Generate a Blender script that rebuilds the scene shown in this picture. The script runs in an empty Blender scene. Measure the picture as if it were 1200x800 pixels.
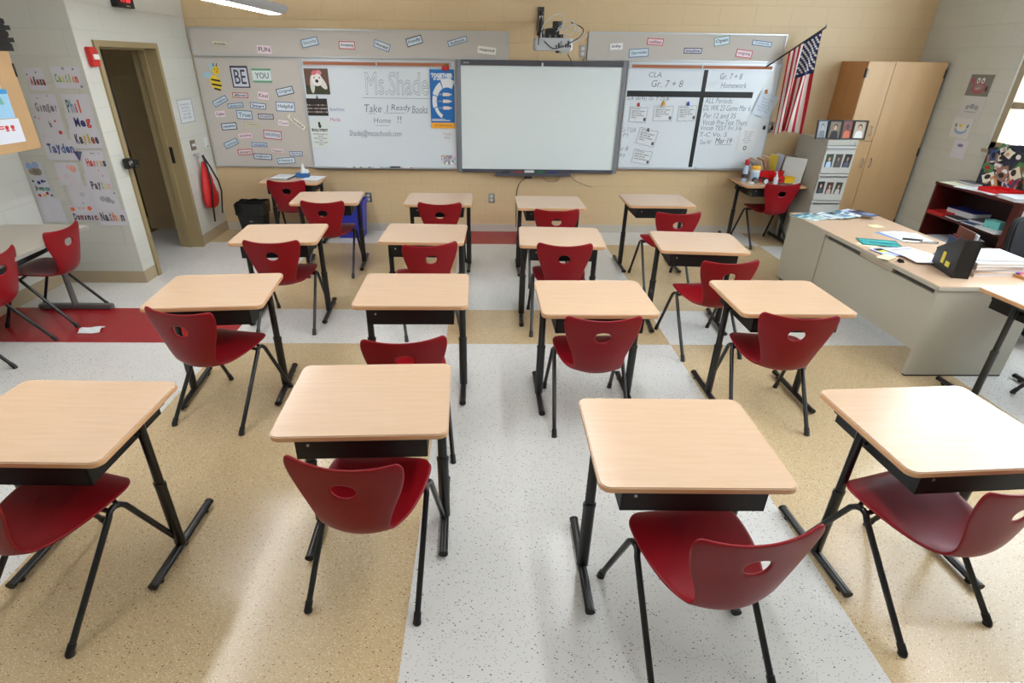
import bpy, bmesh, math, random
import numpy as np
from mathutils import Matrix, Vector
random.seed(7)
PI = math.pi
SC = bpy.context.scene
COL = SC.collection
R = math.radians

# ------------------------------------------------------------------ camera
F, TH, RO, YA, CH = 650.0375, 0.4852010871, -0.0138321617, 0.0216040584, 2.0048
PCX, PCY = 600 - 20.223, 400 + 15.093
c_, s_ = math.cos(YA), math.sin(YA)
f0 = Vector((s_, c_, 0)); r0 = Vector((c_, -s_, 0))
FW = f0 * math.cos(TH) + Vector((0, 0, -1)) * math.sin(TH)
DN = FW.cross(r0)
RT = r0 * math.cos(RO) + DN * math.sin(RO)
DN = DN * math.cos(RO) - r0 * math.sin(RO)
cam = bpy.data.objects.new('camera', bpy.data.cameras.new('camera'))
COL.objects.link(cam)
m = Matrix.Identity(4)
for i in range(3):
    m[i][0] = RT[i]; m[i][1] = -DN[i]; m[i][2] = -FW[i]
m[0][3], m[1][3], m[2][3] = 0, 0, CH
cam.matrix_world = m
cam.data.sensor_fit = 'HORIZONTAL'; cam.data.sensor_width = 36
cam.data.lens = F / 1200 * 36
cam.data.shift_x = 20.223 / 1200; cam.data.shift_y = 15.093 / 1200
cam.data.clip_start = 0.05
SC.camera = cam

def at(px, py, z=None, y=None, x=None):
    """the point of a known plane of the room that was surveyed from this photo coordinate"""
    d = RT * ((px - PCX) / F) + DN * ((py - PCY) / F) + FW
    if y is not None: t = y / d.y
    elif x is not None: t = x / d.x
    else: t = (z - CH) / d.z
    return Vector((0, 0, CH)) + d * t

# ------------------------------------------------------------------ materials
MATS = {}
def lin(c): return tuple(((v / 12.92) if v <= .04045 else ((v + .055) / 1.055) ** 2.4) for v in c)
def mat(name, rgb, rough=.5, metal=0., spec=.5, emit=None, estr=0., noise=0., nscale=8., coat=0., bump=0.):
    """rgb are display values 0..1"""
    if name in MATS: return MATS[name]
    mt = bpy.data.materials.new(name); mt.use_nodes = True
    nt = mt.node_tree; b = nt.nodes['Principled BSDF']
    col = lin(rgb) + (1,)
    b.inputs['Base Color'].default_value = col
    b.inputs['Roughness'].default_value = rough
    b.inputs['Metallic'].default_value = metal
    b.inputs['Specular IOR Level'].default_value = spec
    b.inputs['Coat Weight'].default_value = coat
    if emit:
        b.inputs['Emission Color'].default_value = lin(emit) + (1,)
        b.inputs['Emission Strength'].default_value = estr
    if noise or bump:
        tc = nt.nodes.new('ShaderNodeTexCoord'); nz = nt.nodes.new('ShaderNodeTexNoise')
        nz.inputs['Scale'].default_value = nscale; nz.inputs['Detail'].default_value = 4
        nt.links.new(tc.outputs['Object'], nz.inputs['Vector'])
        if noise:
            mx = nt.nodes.new('ShaderNodeMix'); mx.data_type = 'RGBA'
            mx.inputs[6].default_value = tuple(v * (1 - noise) for v in col[:3]) + (1,)
            mx.inputs[7].default_value = tuple(min(1, v * (1 + noise)) for v in col[:3]) + (1,)
            nt.links.new(nz.outputs['Fac'], mx.inputs[0]); nt.links.new(mx.outputs[2], b.inputs['Base Color'])
        if bump:
            bp = nt.nodes.new('ShaderNodeBump'); bp.inputs['Strength'].default_value = bump
            bp.inputs['Distance'].default_value = .002
            nt.links.new(nz.outputs['Fac'], bp.inputs['Height']); nt.links.new(bp.outputs['Normal'], b.inputs['Normal'])
    MATS[name] = mt
    return mt

def wood_mat(name, rgb, rgb2, scale=(3, 40, 3), rough=.4, coat=0.):
    if name in MATS: return MATS[name]
    mt = mat(name, rgb, rough, coat=coat); nt = mt.node_tree; b = nt.nodes['Principled BSDF']
    tc = nt.nodes.new('ShaderNodeTexCoord'); mp = nt.nodes.new('ShaderNodeMapping')
    mp.inputs['Scale'].default_value = scale
    nz = nt.nodes.new('ShaderNodeTexNoise'); nz.inputs['Scale'].default_value = 2.2; nz.inputs['Detail'].default_value = 6
    nz.inputs['Roughness'].default_value = .65
    rp = nt.nodes.new('ShaderNodeValToRGB')
    rp.color_ramp.elements[0].position = .35; rp.color_ramp.elements[0].color = lin(rgb2) + (1,)
    rp.color_ramp.elements[1].position = .65; rp.color_ramp.elements[1].color = lin(rgb) + (1,)
    nt.links.new(tc.outputs['Object'], mp.inputs[0]); nt.links.new(mp.outputs[0], nz.inputs['Vector'])
    nt.links.new(nz.outputs['Fac'], rp.inputs[0]); nt.links.new(rp.outputs[0], b.inputs['Base Color'])
    return mt

def block_mat(name, rgb, axis, rough=.45, mortar=.92):
    """painted concrete block, running bond 0.4 x 0.2 m; axis = horizontal world axis of the wall"""
    mt = mat(name, rgb, rough); nt = mt.node_tree; b = nt.nodes['Principled BSDF']
    tc = nt.nodes.new('ShaderNodeTexCoord'); sp = nt.nodes.new('ShaderNodeSeparateXYZ'); cb = nt.nodes.new('ShaderNodeCombineXYZ')
    nt.links.new(tc.outputs['Object'], sp.inputs[0])
    nt.links.new(sp.outputs[axis], cb.inputs[0]); nt.links.new(sp.outputs[2], cb.inputs[1])
    br = nt.nodes.new('ShaderNodeTexBrick'); br.inputs['Scale'].default_value = 1
    br.inputs['Brick Width'].default_value = .41; br.inputs['Row Height'].default_value = .2
    br.inputs['Mortar Size'].default_value = .0045; br.inputs['Mortar Smooth'].default_value = .35
    c = lin(rgb); br.inputs['Color1'].default_value = c + (1,)
    br.inputs['Color2'].default_value = tuple(v * .975 for v in c) + (1,)
    br.inputs['Mortar'].default_value = tuple(v * mortar for v in c) + (1,)
    nt.links.new(cb.outputs[0], br.inputs['Vector']); nt.links.new(br.outputs['Color'], b.inputs['Base Color'])
    nz = nt.nodes.new('ShaderNodeTexNoise'); nz.inputs['Scale'].default_value = 60; nz.inputs['Detail'].default_value = 3
    nt.links.new(tc.outputs['Object'], nz.inputs['Vector'])
    ma = nt.nodes.new('ShaderNodeMath'); ma.operation = 'MULTIPLY_ADD'; ma.inputs[1].default_value = -1.
    nt.links.new(br.outputs['Fac'], ma.inputs[0])
    m2 = nt.nodes.new('ShaderNodeMath'); m2.operation = 'MULTIPLY'; m2.inputs[1].default_value = .12
    nt.links.new(nz.outputs['Fac'], m2.inputs[0]); nt.links.new(m2.outputs[0], ma.inputs[2])
    bp = nt.nodes.new('ShaderNodeBump'); bp.inputs['Strength'].default_value = .45; bp.inputs['Distance'].default_value = .003
    nt.links.new(ma.outputs[0], bp.inputs['Height']); nt.links.new(bp.outputs['Normal'], b.inputs['Normal'])
    return mt

def vct_mat(name, rgb, dark, light, dn=.5, rough=.22):
    """speckled vinyl tile: base colour with dark and light chips"""
    mt = mat(name, rgb, rough, spec=.5); nt = mt.node_tree; b = nt.nodes['Principled BSDF']
    tc = nt.nodes.new('ShaderNodeTexCoord')
    base = nt.nodes.new('ShaderNodeTexNoise'); base.inputs['Scale'].default_value = 3.; base.inputs['Detail'].default_value = 8
    nt.links.new(tc.outputs['Object'], base.inputs['Vector'])
    mx = nt.nodes.new('ShaderNodeMix'); mx.data_type = 'RGBA'
    c = lin(rgb)
    mx.inputs[6].default_value = tuple(v * .93 for v in c) + (1,); mx.inputs[7].default_value = tuple(min(1, v * 1.07) for v in c) + (1,)
    nt.links.new(base.outputs['Fac'], mx.inputs[0])
    out = mx.outputs[2]
    for k, (sc, col, th, pick) in enumerate(((95, light, .26, .72), (75, dark, .15, dn + .22), (30, dark, .105, .78))):
        mp = nt.nodes.new('ShaderNodeMapping'); mp.inputs['Rotation'].default_value = (0, 0, .5 + k); mp.inputs['Scale'].default_value = (1, 1.7, 1)
        mp.inputs['Location'].default_value = (k * 3.1, k, 0)
        nt.links.new(tc.outputs['Object'], mp.inputs[0])
        vo = nt.nodes.new('ShaderNodeTexVoronoi'); vo.voronoi_dimensions = '2D'; vo.inputs['Scale'].default_value = sc
        nt.links.new(mp.outputs[0], vo.inputs['Vector'])
        lt = nt.nodes.new('ShaderNodeMath'); lt.operation = 'LESS_THAN'; lt.inputs[1].default_value = th
        nt.links.new(vo.outputs['Distance'], lt.inputs[0])
        sx = nt.nodes.new('ShaderNodeSeparateColor'); nt.links.new(vo.outputs['Color'], sx.inputs[0])
        gt = nt.nodes.new('ShaderNodeMath'); gt.operation = 'GREATER_THAN'; gt.inputs[1].default_value = pick
        nt.links.new(sx.outputs[0], gt.inputs[0])
        mu = nt.nodes.new('ShaderNodeMath'); mu.operation = 'MULTIPLY'
        nt.links.new(lt.outputs[0], mu.inputs[0]); nt.links.new(gt.outputs[0], mu.inputs[1])
        m2 = nt.nodes.new('ShaderNodeMix'); m2.data_type = 'RGBA'
        nt.links.new(mu.outputs[0], m2.inputs[0]); nt.links.new(out, m2.inputs[6]); m2.inputs[7].default_value = lin(col) + (1,)
        out = m2.outputs[2]
    nt.links.new(out, b.inputs['Base Color'])
    return mt

def collage_mat(name, scale, sat=1.):
    mt = mat(name, (.5, .5, .5), .4); nt = mt.node_tree; b = nt.nodes['Principled BSDF']
    tc = nt.nodes.new('ShaderNodeTexCoord'); vo = nt.nodes.new('ShaderNodeTexVoronoi'); vo.distance = 'CHEBYCHEV'
    vo.inputs['Scale'].default_value = scale
    nt.links.new(tc.outputs['Object'], vo.inputs['Vector'])
    hs = nt.nodes.new('ShaderNodeHueSaturation'); hs.inputs['Saturation'].default_value = sat
    v2 = nt.nodes.new('ShaderNodeTexVoronoi'); v2.inputs['Scale'].default_value = scale * 2.3
    nt.links.new(tc.outputs['Object'], v2.inputs['Vector'])
    mx = nt.nodes.new('ShaderNodeMix'); mx.data_type = 'RGBA'; mx.blend_type = 'MULTIPLY'; mx.inputs[0].default_value = .9
    hs2 = nt.nodes.new('ShaderNodeHueSaturation'); hs2.inputs['Saturation'].default_value = .15; hs2.inputs['Value'].default_value = 1.25
    nt.links.new(v2.outputs['Color'], hs2.inputs['Color'])
    nt.links.new(vo.outputs['Color'], hs.inputs['Color']); nt.links.new(hs.outputs[0], mx.inputs[6]); nt.links.new(hs2.outputs[0], mx.inputs[7])
    nt.links.new(mx.outputs[2], b.inputs['Base Color'])
    return mt

TAN = block_mat('tan_block_paint', (.83, .725, .565), 0)
WHITE_Y = block_mat('white_block_paint_side', (.80, .80, .765), 1)
WHITE_X = block_mat('white_block_paint_return', (.80, .80, .765), 0)
VW = vct_mat('white_vinyl_tile', (.84, .835, .82), (.22, .18, .16), (.86, .86, .84), .55)
VT = vct_mat('tan_vinyl_tile', (.77, .675, .525), (.45, .28, .17), (.88, .83, .70), .55)
VR = vct_mat('red_vinyl_tile', (.60, .09, .115), (.45, .05, .07), (.66, .14, .16), .7)
TOP = wood_mat('maple_laminate', (.82, .70, .59), (.805, .68, .565), (2.2, 26, 2), .24)
EDGE = mat('maple_edge', (.84, .64, .46), .35)
BLACKM = mat('black_metal', (.05, .05, .055), .28, spec=.6)
BLACKP = mat('black_plastic', (.05, .05, .055), .45)
BLACKBOX = mat('black_steel_box', (.02, .02, .022), .5)
RED = mat('red_plastic', (.52, .015, .07), .38, spec=.35, noise=.06, nscale=30, bump=.15)
CHROME = mat('brushed_steel', (.70, .70, .71), .3, 1.)
ALU = mat('aluminium_trim', (.76, .77, .78), .4, .6)
WB = mat('whiteboard_enamel', (.87, .90, .925), .22)
CORK = mat('grey_fabric_board', (.77, .745, .715), .85, noise=.06, nscale=120)
PAPER = mat('white_paper', (.88, .89, .90), .6)
PAPERB = mat('bluish_paper', (.80, .85, .90), .6)
INK = mat('black_ink', (.08, .08, .09), .5)
GREYM = mat('grey_steel', (.69, .68, .645), .45)
GREYD = mat('dark_grey_steel', (.40, .39, .38), .5)
CABW = wood_mat('cabinet_maple', (.765, .625, .45), (.745, .60, .43), (3, 3, .5), .45)
CABS = wood_mat('cabinet_maple_side', (.76, .55, .345), (.74, .525, .325), (3, 3, .5), .45)
MARO = wood_mat('dark_cherry_laminate', (.34, .10, .085), (.27, .07, .06), (3, 30, 3), .35)
WHITEP = mat('white_plastic', (.85, .85, .84), .4)
def cm(rgb, rough=.5): return mat('paint_%02x%02x%02x' % tuple(int(v * 255) for v in rgb), rgb, rough)

# ------------------------------------------------------------------ mesh builder
class MB:
    def __init__(s): s.v = []; s.f = []; s.mi = []; s.mats = []
    def _m(s, mt):
        if mt not in s.mats: s.mats.append(mt)
        return s.mats.index(mt)
    def add(s, vs, fs, mt=None):
        o = len(s.v); s.v += [tuple(v) for v in vs]; k = s._m(mt)
        for f in fs: s.f.append([i + o for i in f]); s.mi.append(k)
        return s
    def box(s, x0, x1, y0, y1, z0, z1, mt=None):
        vs = [(x0, y0, z0), (x1, y0, z0), (x1, y1, z0), (x0, y1, z0), (x0, y0, z1), (x1, y0, z1), (x1, y1, z1), (x0, y1, z1)]
        return s.add(vs, [(0, 3, 2, 1), (4, 5, 6, 7), (0, 1, 5, 4), (1, 2, 6, 5), (2, 3, 7, 6), (3, 0, 4, 7)], mt)
    def prism(s, pts, z0, z1, mt=None, side=None):
        n = len(pts); vs = [(p[0], p[1], z0) for p in pts] + [(p[0], p[1], z1) for p in pts]
        s.add(vs, [list(range(n))[::-1], list(range(n, 2 * n))], mt)
        return s.add(vs, [(i, (i + 1) % n, n + (i + 1) % n, n + i) for i in range(n)], side or mt)
    def rrect(s, x0, x1, y0, y1, r, z0, z1, mt=None, side=None, n=5):
        pts = []
        for cx, cy, a0 in ((x1 - r, y0 + r, -90), (x1 - r, y1 - r, 0), (x0 + r, y1 - r, 90), (x0 + r, y0 + r, 180)):
            for k in range(n + 1):
                a = R(a0 + 90 * k / n); pts.append((cx + r * math.cos(a), cy + r * math.sin(a)))
        return s.prism(pts, z0, z1, mt, side)
    def tube(s, path, r, mt=None, n=10, ry=None, caps=True):
        path = [Vector(p) for p in path]; ry = ry or r; rings = []; up = None
        for i, p in enumerate(path):
            t = (path[min(i + 1, len(path) - 1)] - path[max(i - 1, 0)]).normalized()
            if up is None:
                up = Vector((0, 0, 1)) if abs(t.z) < .9 else Vector((1, 0, 0))
            a = t.cross(up).normalized(); up = a.cross(t).normalized()
            rings.append([p + a * (r * math.cos(2 * PI * k / n)) + up * (ry * math.sin(2 * PI * k / n)) for k in range(n)])
        vs = [v for g in rings for v in g]; fs = []
        for i in range(len(rings) - 1):
            for k in range(n):
                fs.append((i * n + k, i * n + (k + 1) % n, (i + 1) * n + (k + 1) % n, (i + 1) * n + k))
        if caps:
            fs.append(list(range(n))[::-1]); fs.append([(len(rings) - 1) * n + k for k in range(n)])
        return s.add(vs, fs, mt)
    def lathe(s, prof, c=(0, 0, 0), mt=None, n=20, cap=True):
        vs = []; fs = []
        for r, z in prof:
            vs += [(c[0] + r * math.cos(2 * PI * k / n), c[1] + r * math.sin(2 * PI * k / n), c[2] + z) for k in range(n)]
        for i in range(len(prof) - 1):
            for k in range(n): fs.append((i * n + k, i * n + (k + 1) % n, (i + 1) * n + (k + 1) % n, (i + 1) * n + k))
        if cap: fs += [list(range(n))[::-1], [(len(prof) - 1) * n + k for k in range(n)]]
        return s.add(vs, fs, mt)
    def disc(s, cx, cy, rx, ry, z, mt, n=18, rot=0.):
        vs = []
        for k in range(n):
            a = 2 * PI * k / n; x, y = rx * math.cos(a), ry * math.sin(a)
            vs.append((cx + x * math.cos(rot) - y * math.sin(rot), cy + x * math.sin(rot) + y * math.cos(rot), z))
        return s.add(vs, [list(range(n))], mt)
    def poly(s, pts, z, mt): return s.add([(p[0], p[1], z) for p in pts], [list(range(len(pts)))], mt)
    def mesh(s, name, smooth=False, bevel=0., fix=True):
        me = bpy.data.meshes.new(name); me.from_pydata(s.v, [], s.f); 
        for mt in s.mats: me.materials.append(mt)
        for p, k in zip(me.polygons, s.mi): p.material_index = k
        bm = bmesh.new(); bm.from_mesh(me)
        if fix: bmesh.ops.remove_doubles(bm, verts=bm.verts, dist=1e-5); bmesh.ops.recalc_face_normals(bm, faces=bm.faces)
        if bevel: bmesh.ops.bevel(bm, geom=[e for e in bm.edges if len(e.link_faces) == 2 and e.calc_face_angle(0) > .7], offset=bevel, segments=2, affect='EDGES', clamp_overlap=True)
        bm.to_mesh(me); bm.free()
        if smooth:
            for p in me.polygons: p.use_smooth = True
            me.set_sharp_from_angle(angle=R(38))
        return me

def obj(name, me, parent=None, loc=None, rotz=0.):
    o = bpy.data.objects.new(name, me); COL.objects.link(o)
    if parent: o.parent = parent
    if loc is not None: o.location = loc
    if rotz: o.rotation_euler[2] = rotz
    return o
def tag(o, label, cat, group=None):
    o['label'] = label; o['category'] = cat
    if group: o['group'] = group
    return o
def thing(name, label, cat, loc=(0, 0, 0), rotz=0., group=None):
    o = bpy.data.objects.new(name, None); COL.objects.link(o); o.empty_display_size = .1
    o.location = loc; o.rotation_euler[2] = rotz
    return tag(o, label, cat, group)
def struct(name, me, parent=None):
    o = obj(name, me, parent)
    if not parent: o['kind'] = 'structure'
    return o
def copy_tree(o, parent=None):
    c = o.copy(); COL.objects.link(c); c.parent = parent
    for ch in list(o.children): copy_tree(ch, c)
    return c

# local frames for things on walls: local X = right, Y = up, Z = out of the wall
FR = {'back': Matrix(((1, 0, 0), (0, 0, -1), (0, 1, 0))), 'left': Matrix(((0, 0, 1), (1, 0, 0), (0, 1, 0))),
      'right': Matrix(((0, 0, -1), (-1, 0, 0), (0, 1, 0)))}
def onwall(o, wall, p, rot=0.):
    M = FR[wall].to_4x4() @ Matrix.Rotation(rot, 4, 'Z'); M.translation = Vector(p)
    o.matrix_world = M; return o

def text_mesh(txt, size, mt, xs=1., bold=0., shear=0., ext=.0004, outline=0., align='CENTER', space=1.):
    cu = bpy.data.curves.new('lettering', 'FONT'); cu.body = txt; cu.size = size; cu.align_x = align; cu.align_y = 'CENTER'
    cu.offset = bold; cu.shear = shear; cu.extrude = ext; cu.resolution_u = 2; cu.space_character = space
    if outline: cu.fill_mode = 'NONE'; cu.bevel_depth = outline; cu.bevel_resolution = 0; cu.extrude = 0
    o = bpy.data.objects.new('tmp', cu); COL.objects.link(o)
    me = bpy.data.meshes.new_from_object(o.evaluated_get(bpy.context.evaluated_depsgraph_get()))
    bpy.data.objects.remove(o); bpy.data.curves.remove(cu)
    if xs != 1.:
        for v in me.vertices: v.co.x *= xs
    me.materials.clear(); me.materials.append(mt)
    return me
def fit_text(txt, w, h, mt, **k):
    me = text_mesh(txt, h, mt, **k)
    xs = [v.co.x for v in me.vertices]; ys = [v.co.y for v in me.vertices]
    if not xs: return me
    tw = max(xs) - min(xs); th = max(ys) - min(ys); cx = (max(xs) + min(xs)) / 2; cy = (max(ys) + min(ys)) / 2
    for v in me.vertices: v.co.x = (v.co.x - cx) * w / tw; v.co.y = (v.co.y - cy) * h / th
    return me

# ================================================================== THE ROOM
XL, XR, YB, YP = -3.39, 5.13, 7.33, 5.32      # door wall, window wall, board wall, return of the recess
XREC, YR, ZC = -4.20, -2.6, 3.3               # recess wall, rear wall, ceiling
YD0, YD1, ZD = 5.58, 6.53, 2.08               # clear door opening

fb = MB()
xs = [XREC - .1, -2.06, -.31, 1.505, 3.45, XR + .1]
ys = [YR - .1, 1.22, 3.98, 4.67, 6.74, YB + .1]
def fmat(i, j):
    if j == 0: return (VW, VT, VW, VW, VW)[i]
    if j == 1: return (VW, VT, VW, VT, VW)[i]
    if j == 2: return (VR, VW, VT, VW, VW)[i]
    if j == 3: return (VW, VT, VW, VT, VW)[i]
    return (VT, VW, VR, VW, VT)[i]
for i in range(5):
    for j in range(5):
        if i == 3 and j == 4: pass
        fb.add([(xs[i], ys[j], 0), (xs[i + 1], ys[j], 0), (xs[i + 1], ys[j + 1], 0), (xs[i], ys[j + 1], 0)], [(0, 1, 2, 3)], fmat(i, j))
fb.box(XREC - .1, XR + .1, YR - .1, YB + .1, -.12, -.02, mat('concrete', (.5, .5, .5), .9))
struct('floor', fb.mesh('floor', fix=False))
cb = MB(); CEIL = mat('ceiling_tile', (.86, .86, .84), .9, noise=.03, nscale=90)
cb.box(-6.3, XR + .2, YR - .2, YB + .2, ZC, ZC + .1, CEIL)
for k in range(-4, 5):
    cb.box(k * 1.22 - .012, k * 1.22 + .012, YR, YB, ZC - .006, ZC, WHITEP)
struct('ceiling', cb.mesh('ceiling'))
struct('wall_back', MB().box(XREC - .2, XR + .2, YB, YB + .2, 0, ZC, TAN).mesh('wall_back'))
w = MB()
for y0, y1, z0, z1 in ((YR, 1.4, 0, ZC), (1.4, 5.93, 0, 1.28), (1.4, 5.93, 3.2, ZC), (5.93, YB, 0, ZC)):
    w.box(XR, XR + .2, y0, y1, z0, z1, WHITE_Y)
struct('wall_right', w.mesh('wall_right', fix=False))
w = MB()
for y0, y1, z0, z1 in ((YP + .012, YD0 - .02, 0, ZC), (YD1 + .02, YB, 0, ZC), (YD0 - .02, YD1 + .02, ZD + .02, ZC)):
    w.box(XL - .22, XL, y0, y1, z0, z1, WHITE_Y)
struct('wall_left', w.mesh('wall_left', fix=False))
struct('wall_left_return', MB().box(XREC - .2, XL - .0005, YP, YP + .2, 0, ZC, WHITE_X).mesh('wall_left_return'))
struct('wall_left_recess', MB().box(XREC - .2, XREC, YR, YP, 0, ZC, WHITE_Y).mesh('wall_left_recess'))
struct('wall_rear', MB().box(XREC - .2, XR + .2, YR - .2, YR, 0, ZC, WHITE_X).mesh('wall_rear'))
BB = mat('tan_rubber_base', (.69, .62, .51), .45)
BBB = mat('pale_rubber_base', (.77, .735, .69), .4)
struct('baseboard_back', MB().box(XL, XR, YB - .006, YB, 0, .10, BBB).mesh('baseboard_back'))
struct('baseboard_left', MB().box(XL, XL + .006, YP - .006, YD0 - .06, 0, .12, BB).box(XL, XL + .006, YD1 + .06, YB - .006, 0, .12, BB).mesh('baseboard_left', fix=False))
struct('baseboard_left_return', MB().box(XREC, XL, YP - .006, YP, 0, .12, BB).mesh('baseboard_left_return'))
struct('baseboard_left_recess', MB().box(XREC, XREC + .006, YR, YP - .006, 0, .12, BB).mesh('baseboard_left_recess'))
struct('baseboard_right', MB().box(XR - .006, XR, YR, YB - .006, 0, .10, BB).mesh('baseboard_right'))

# doorway and corridor
FRM = mat('khaki_door_frame', (.60, .53, .385), .4)
d = MB(); fw = .05
for x0, x1 in ((XL, XL + .02), (XL - .24, XL - .22)):
    d.box(x0, x1, YD0 - fw, YD0, 0, ZD + fw, FRM); d.box(x0, x1, YD1, YD1 + fw, 0, ZD + fw, FRM); d.box(x0, x1, YD0, YD1, ZD, ZD + fw, FRM)
d.box(XL - .22, XL, YD0 - .02, YD0, 0, ZD, FRM); d.box(XL - .22, XL, YD1, YD1 + .02, 0, ZD, FRM); d.box(XL - .22, XL, YD0 - .02, YD1 + .02, ZD, ZD + .02, FRM)
d.box(XL - .16, XL - .10, YD1 - .016, YD1, 0, ZD - .016, FRM); d.box(XL - .16, XL - .10, YD0, YD0 + .016, 0, ZD - .016, FRM); d.box(XL - .16, XL - .10, YD0, YD1, ZD - .016, ZD, FRM)
dr = struct('door_1', d.mesh('door_1', fix=False))
obj('strike_plate', MB().box(XL - .095, XL - .06, YD1 - .006, YD1, .96, 1.13, BLACKP).mesh('strike_plate'), dr)
dk = mat('dark_door_leaf', (.20, .165, .13), .5)
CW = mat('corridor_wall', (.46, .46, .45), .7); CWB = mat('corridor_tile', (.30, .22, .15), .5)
cw = MB(); cw.box(-6.3, -6.2, 2.5, 9.5, .95, ZC, CW); cw.box(-6.3, -6.19, 2.5, 9.5, 0, .95, CWB)
cw.box(-6.2, XL - .24, 9.4, 9.5, 0, ZC, CW); cw.box(-6.2, XREC - .2, 2.5, 2.6, 0, ZC, CW)
cw.box(-3.64, -3.4, YB - .02, 9.5, 0, ZC, CW)
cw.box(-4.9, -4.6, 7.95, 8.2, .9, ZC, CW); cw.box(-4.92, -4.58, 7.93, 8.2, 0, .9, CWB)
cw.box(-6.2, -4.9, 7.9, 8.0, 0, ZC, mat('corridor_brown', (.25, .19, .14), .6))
struct('wall_corridor', cw.mesh('wall_corridor', fix=False))
struct('floor_corridor', MB().box(-6.3, XREC - .1, 2.5, 9.5, -.1, 0, vct_mat('brown_corridor_tile', (.52, .42, .31), (.35, .25, .18), (.6, .5, .4))).box(XREC - .1, XL - .0, YP + .2, YB, -.02, .001, VW).mesh('floor_corridor', fix=False))
struct('ceiling_corridor', MB().box(-6.3, XREC - .2, 2.5, 9.5, 2.6, 2.7, CEIL).mesh('ceiling_corridor'))
# open door leaf folded back into the corridor, lever lock at its edge
p = at(148, 192, x=XL + .02)
o = thing('door_lock', 'black lever lock with a round silver cylinder at the near door jamb', 'door hardware', (XL + .022, YD0 - .06, 1.12))
b = MB().box(0, .05, -.075, .0, -.045, .045, BLACKP).box(.01, .06, .0, .085, -.05, .02, BLACKP)
obj('housing', b.mesh('housing', bevel=.006), o)
b = MB(); b.tube([(.05, -.04, 0), (.062, -.04, 0)], .026, CHROME, 16)
obj('cylinder', b.mesh('cylinder'), o)
obj('lever', MB().tube([(.06, -.035, .0), (.075, -.03, -.02), (.06, .03, -.035), (.04, .1, -.03)], .008, BLACKM).mesh('lever', smooth=True), o)

# windows in the right wall
WFR = mat('tan_window_frame', (.66, .60, .50), .4)
def window(name, y0, y1, z0, z1, bars, rails):
    b = MB(); x0, x1 = XR + .02, XR + .10
    b.box(x0, x1, y0, y0 + .07, z0, z1, WFR); b.box(x0, x1, y1 - .07, y1, z0, z1, WFR)
    b.box(x0, x1, y0, y1, z0, z0 + .07, WFR); b.box(x0, x1, y0, y1, z1 - .07, z1, WFR)
    for yy in bars: b.box(x0, x1, yy - .035, yy + .035, z0, z1, WFR)
    for zz in rails: b.box(x0 + .01, x1, y0, y1, zz - .03, zz + .03, WFR)
    o = struct(name, b.mesh(name, fix=False))
    g = bpy.data.materials.new('window_glass'); g.use_nodes = True; nt = g.node_tree; nt.nodes.clear()
    ou = nt.nodes.new('ShaderNodeOutputMaterial'); mx = nt.nodes.new('ShaderNodeMixShader'); tr = nt.nodes.new('ShaderNodeBsdfTransparent'); gl = nt.nodes.new('ShaderNodeBsdfGlossy')
    gl.inputs['Roughness'].default_value = .02; mx.inputs[0].default_value = .08
    nt.links.new(tr.outputs[0], mx.inputs[1]); nt.links.new(gl.outputs[0], mx.inputs[2]); nt.links.new(mx.outputs[0], ou.inputs[0])
    obj('glass', MB().add([(x0 + .04, y0, z0), (x0 + .04, y1, z0), (x0 + .04, y1, z1), (x0 + .04, y0, z1)], [(0, 1, 2, 3)], g).mesh('glass'), o)
    obj('sill', MB().box(XR - .03, XR + .2, y0 - .02, y1 + .02, z0 - .03, z0, WFR).mesh('sill'), o)
    return o
window('window_1', 1.4, 5.93, 1.28, 3.2, (2.5, 3.6, 4.75), (1.69,))

# ================================================================== CEILING LIGHTS
HOUS = mat('grey_light_housing', (.72, .73, .74), .4, .3)
LAMP = mat('lit_diffuser', (1, 1, 1), .5, emit=(.98, .99, 1), estr=23.)
UPL = mat('lit_uplight_tube', (1, 1, 1), .5, emit=(.98, .99, 1), estr=22.)
def pendant(x, y0, y1, z, label):
    o = thing('pendant_light', label, 'ceiling light', (x, (y0 + y1) / 2, z), 0, 'suspended linear lights'); L = (y1 - y0) / 2
    b = MB(); n = 12; pr = []
    for k in range(n + 1):
        a = PI + PI * k / n; pr.append((.15 * math.cos(a), .075 + .075 * math.sin(a)))
    lo = [p for p in pr if abs(p[0]) >= .05]
    for side in (-1, 1):
        q = [p for p in pr if p[0] * side > .045]
        vs = [(p[0], yy, p[1]) for yy in (-L, L) for p in q] + [(p[0] * .93, yy, p[1] + .008) for yy in (-L, L) for p in q]
        k = len(q)
        b.add(vs, [(i, i + 1, k + i + 1, k + i) for i in range(k - 1)] + [(2 * k + i, 3 * k + i, 3 * k + i + 1, 2 * k + i + 1) for i in range(k - 1)], HOUS)
    for yy in (-L, L):
        b.add([(p[0], yy, p[1]) for p in pr], [list(range(n + 1))], HOUS)
    b.box(-.05, .05, -L, L, .07, .078, HOUS)
    yy = -L
    while yy < L:
        b.box(-.056, .056, yy - .006, yy + .006, -.002, .012, HOUS); yy += 1.22
    obj('housing', b.mesh('housing', fix=False), o)
    obj('diffuser', MB().add([(-.052, -L + .03, .004), (.052, -L + .03, .004), (.052, L - .03, .004), (-.052, L - .03, .004)], [(0, 3, 2, 1)], LAMP).mesh('diffuser', fix=False), o)
    obj('uplight_tube', MB().box(-.13, -.115, -L + .03, L - .03, .07, .085, UPL).box(.115, .13, -L + .03, L - .03, .07, .085, UPL).mesh('uplight_tube', fix=False), o)
    for yy in (-L + .4, 0, L - .35):
        obj('suspension_wire', MB().tube([(.0, yy, .078), (.0, yy, ZC - z)], .004, WHITEP, 6).mesh('suspension_wire'), o)
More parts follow.
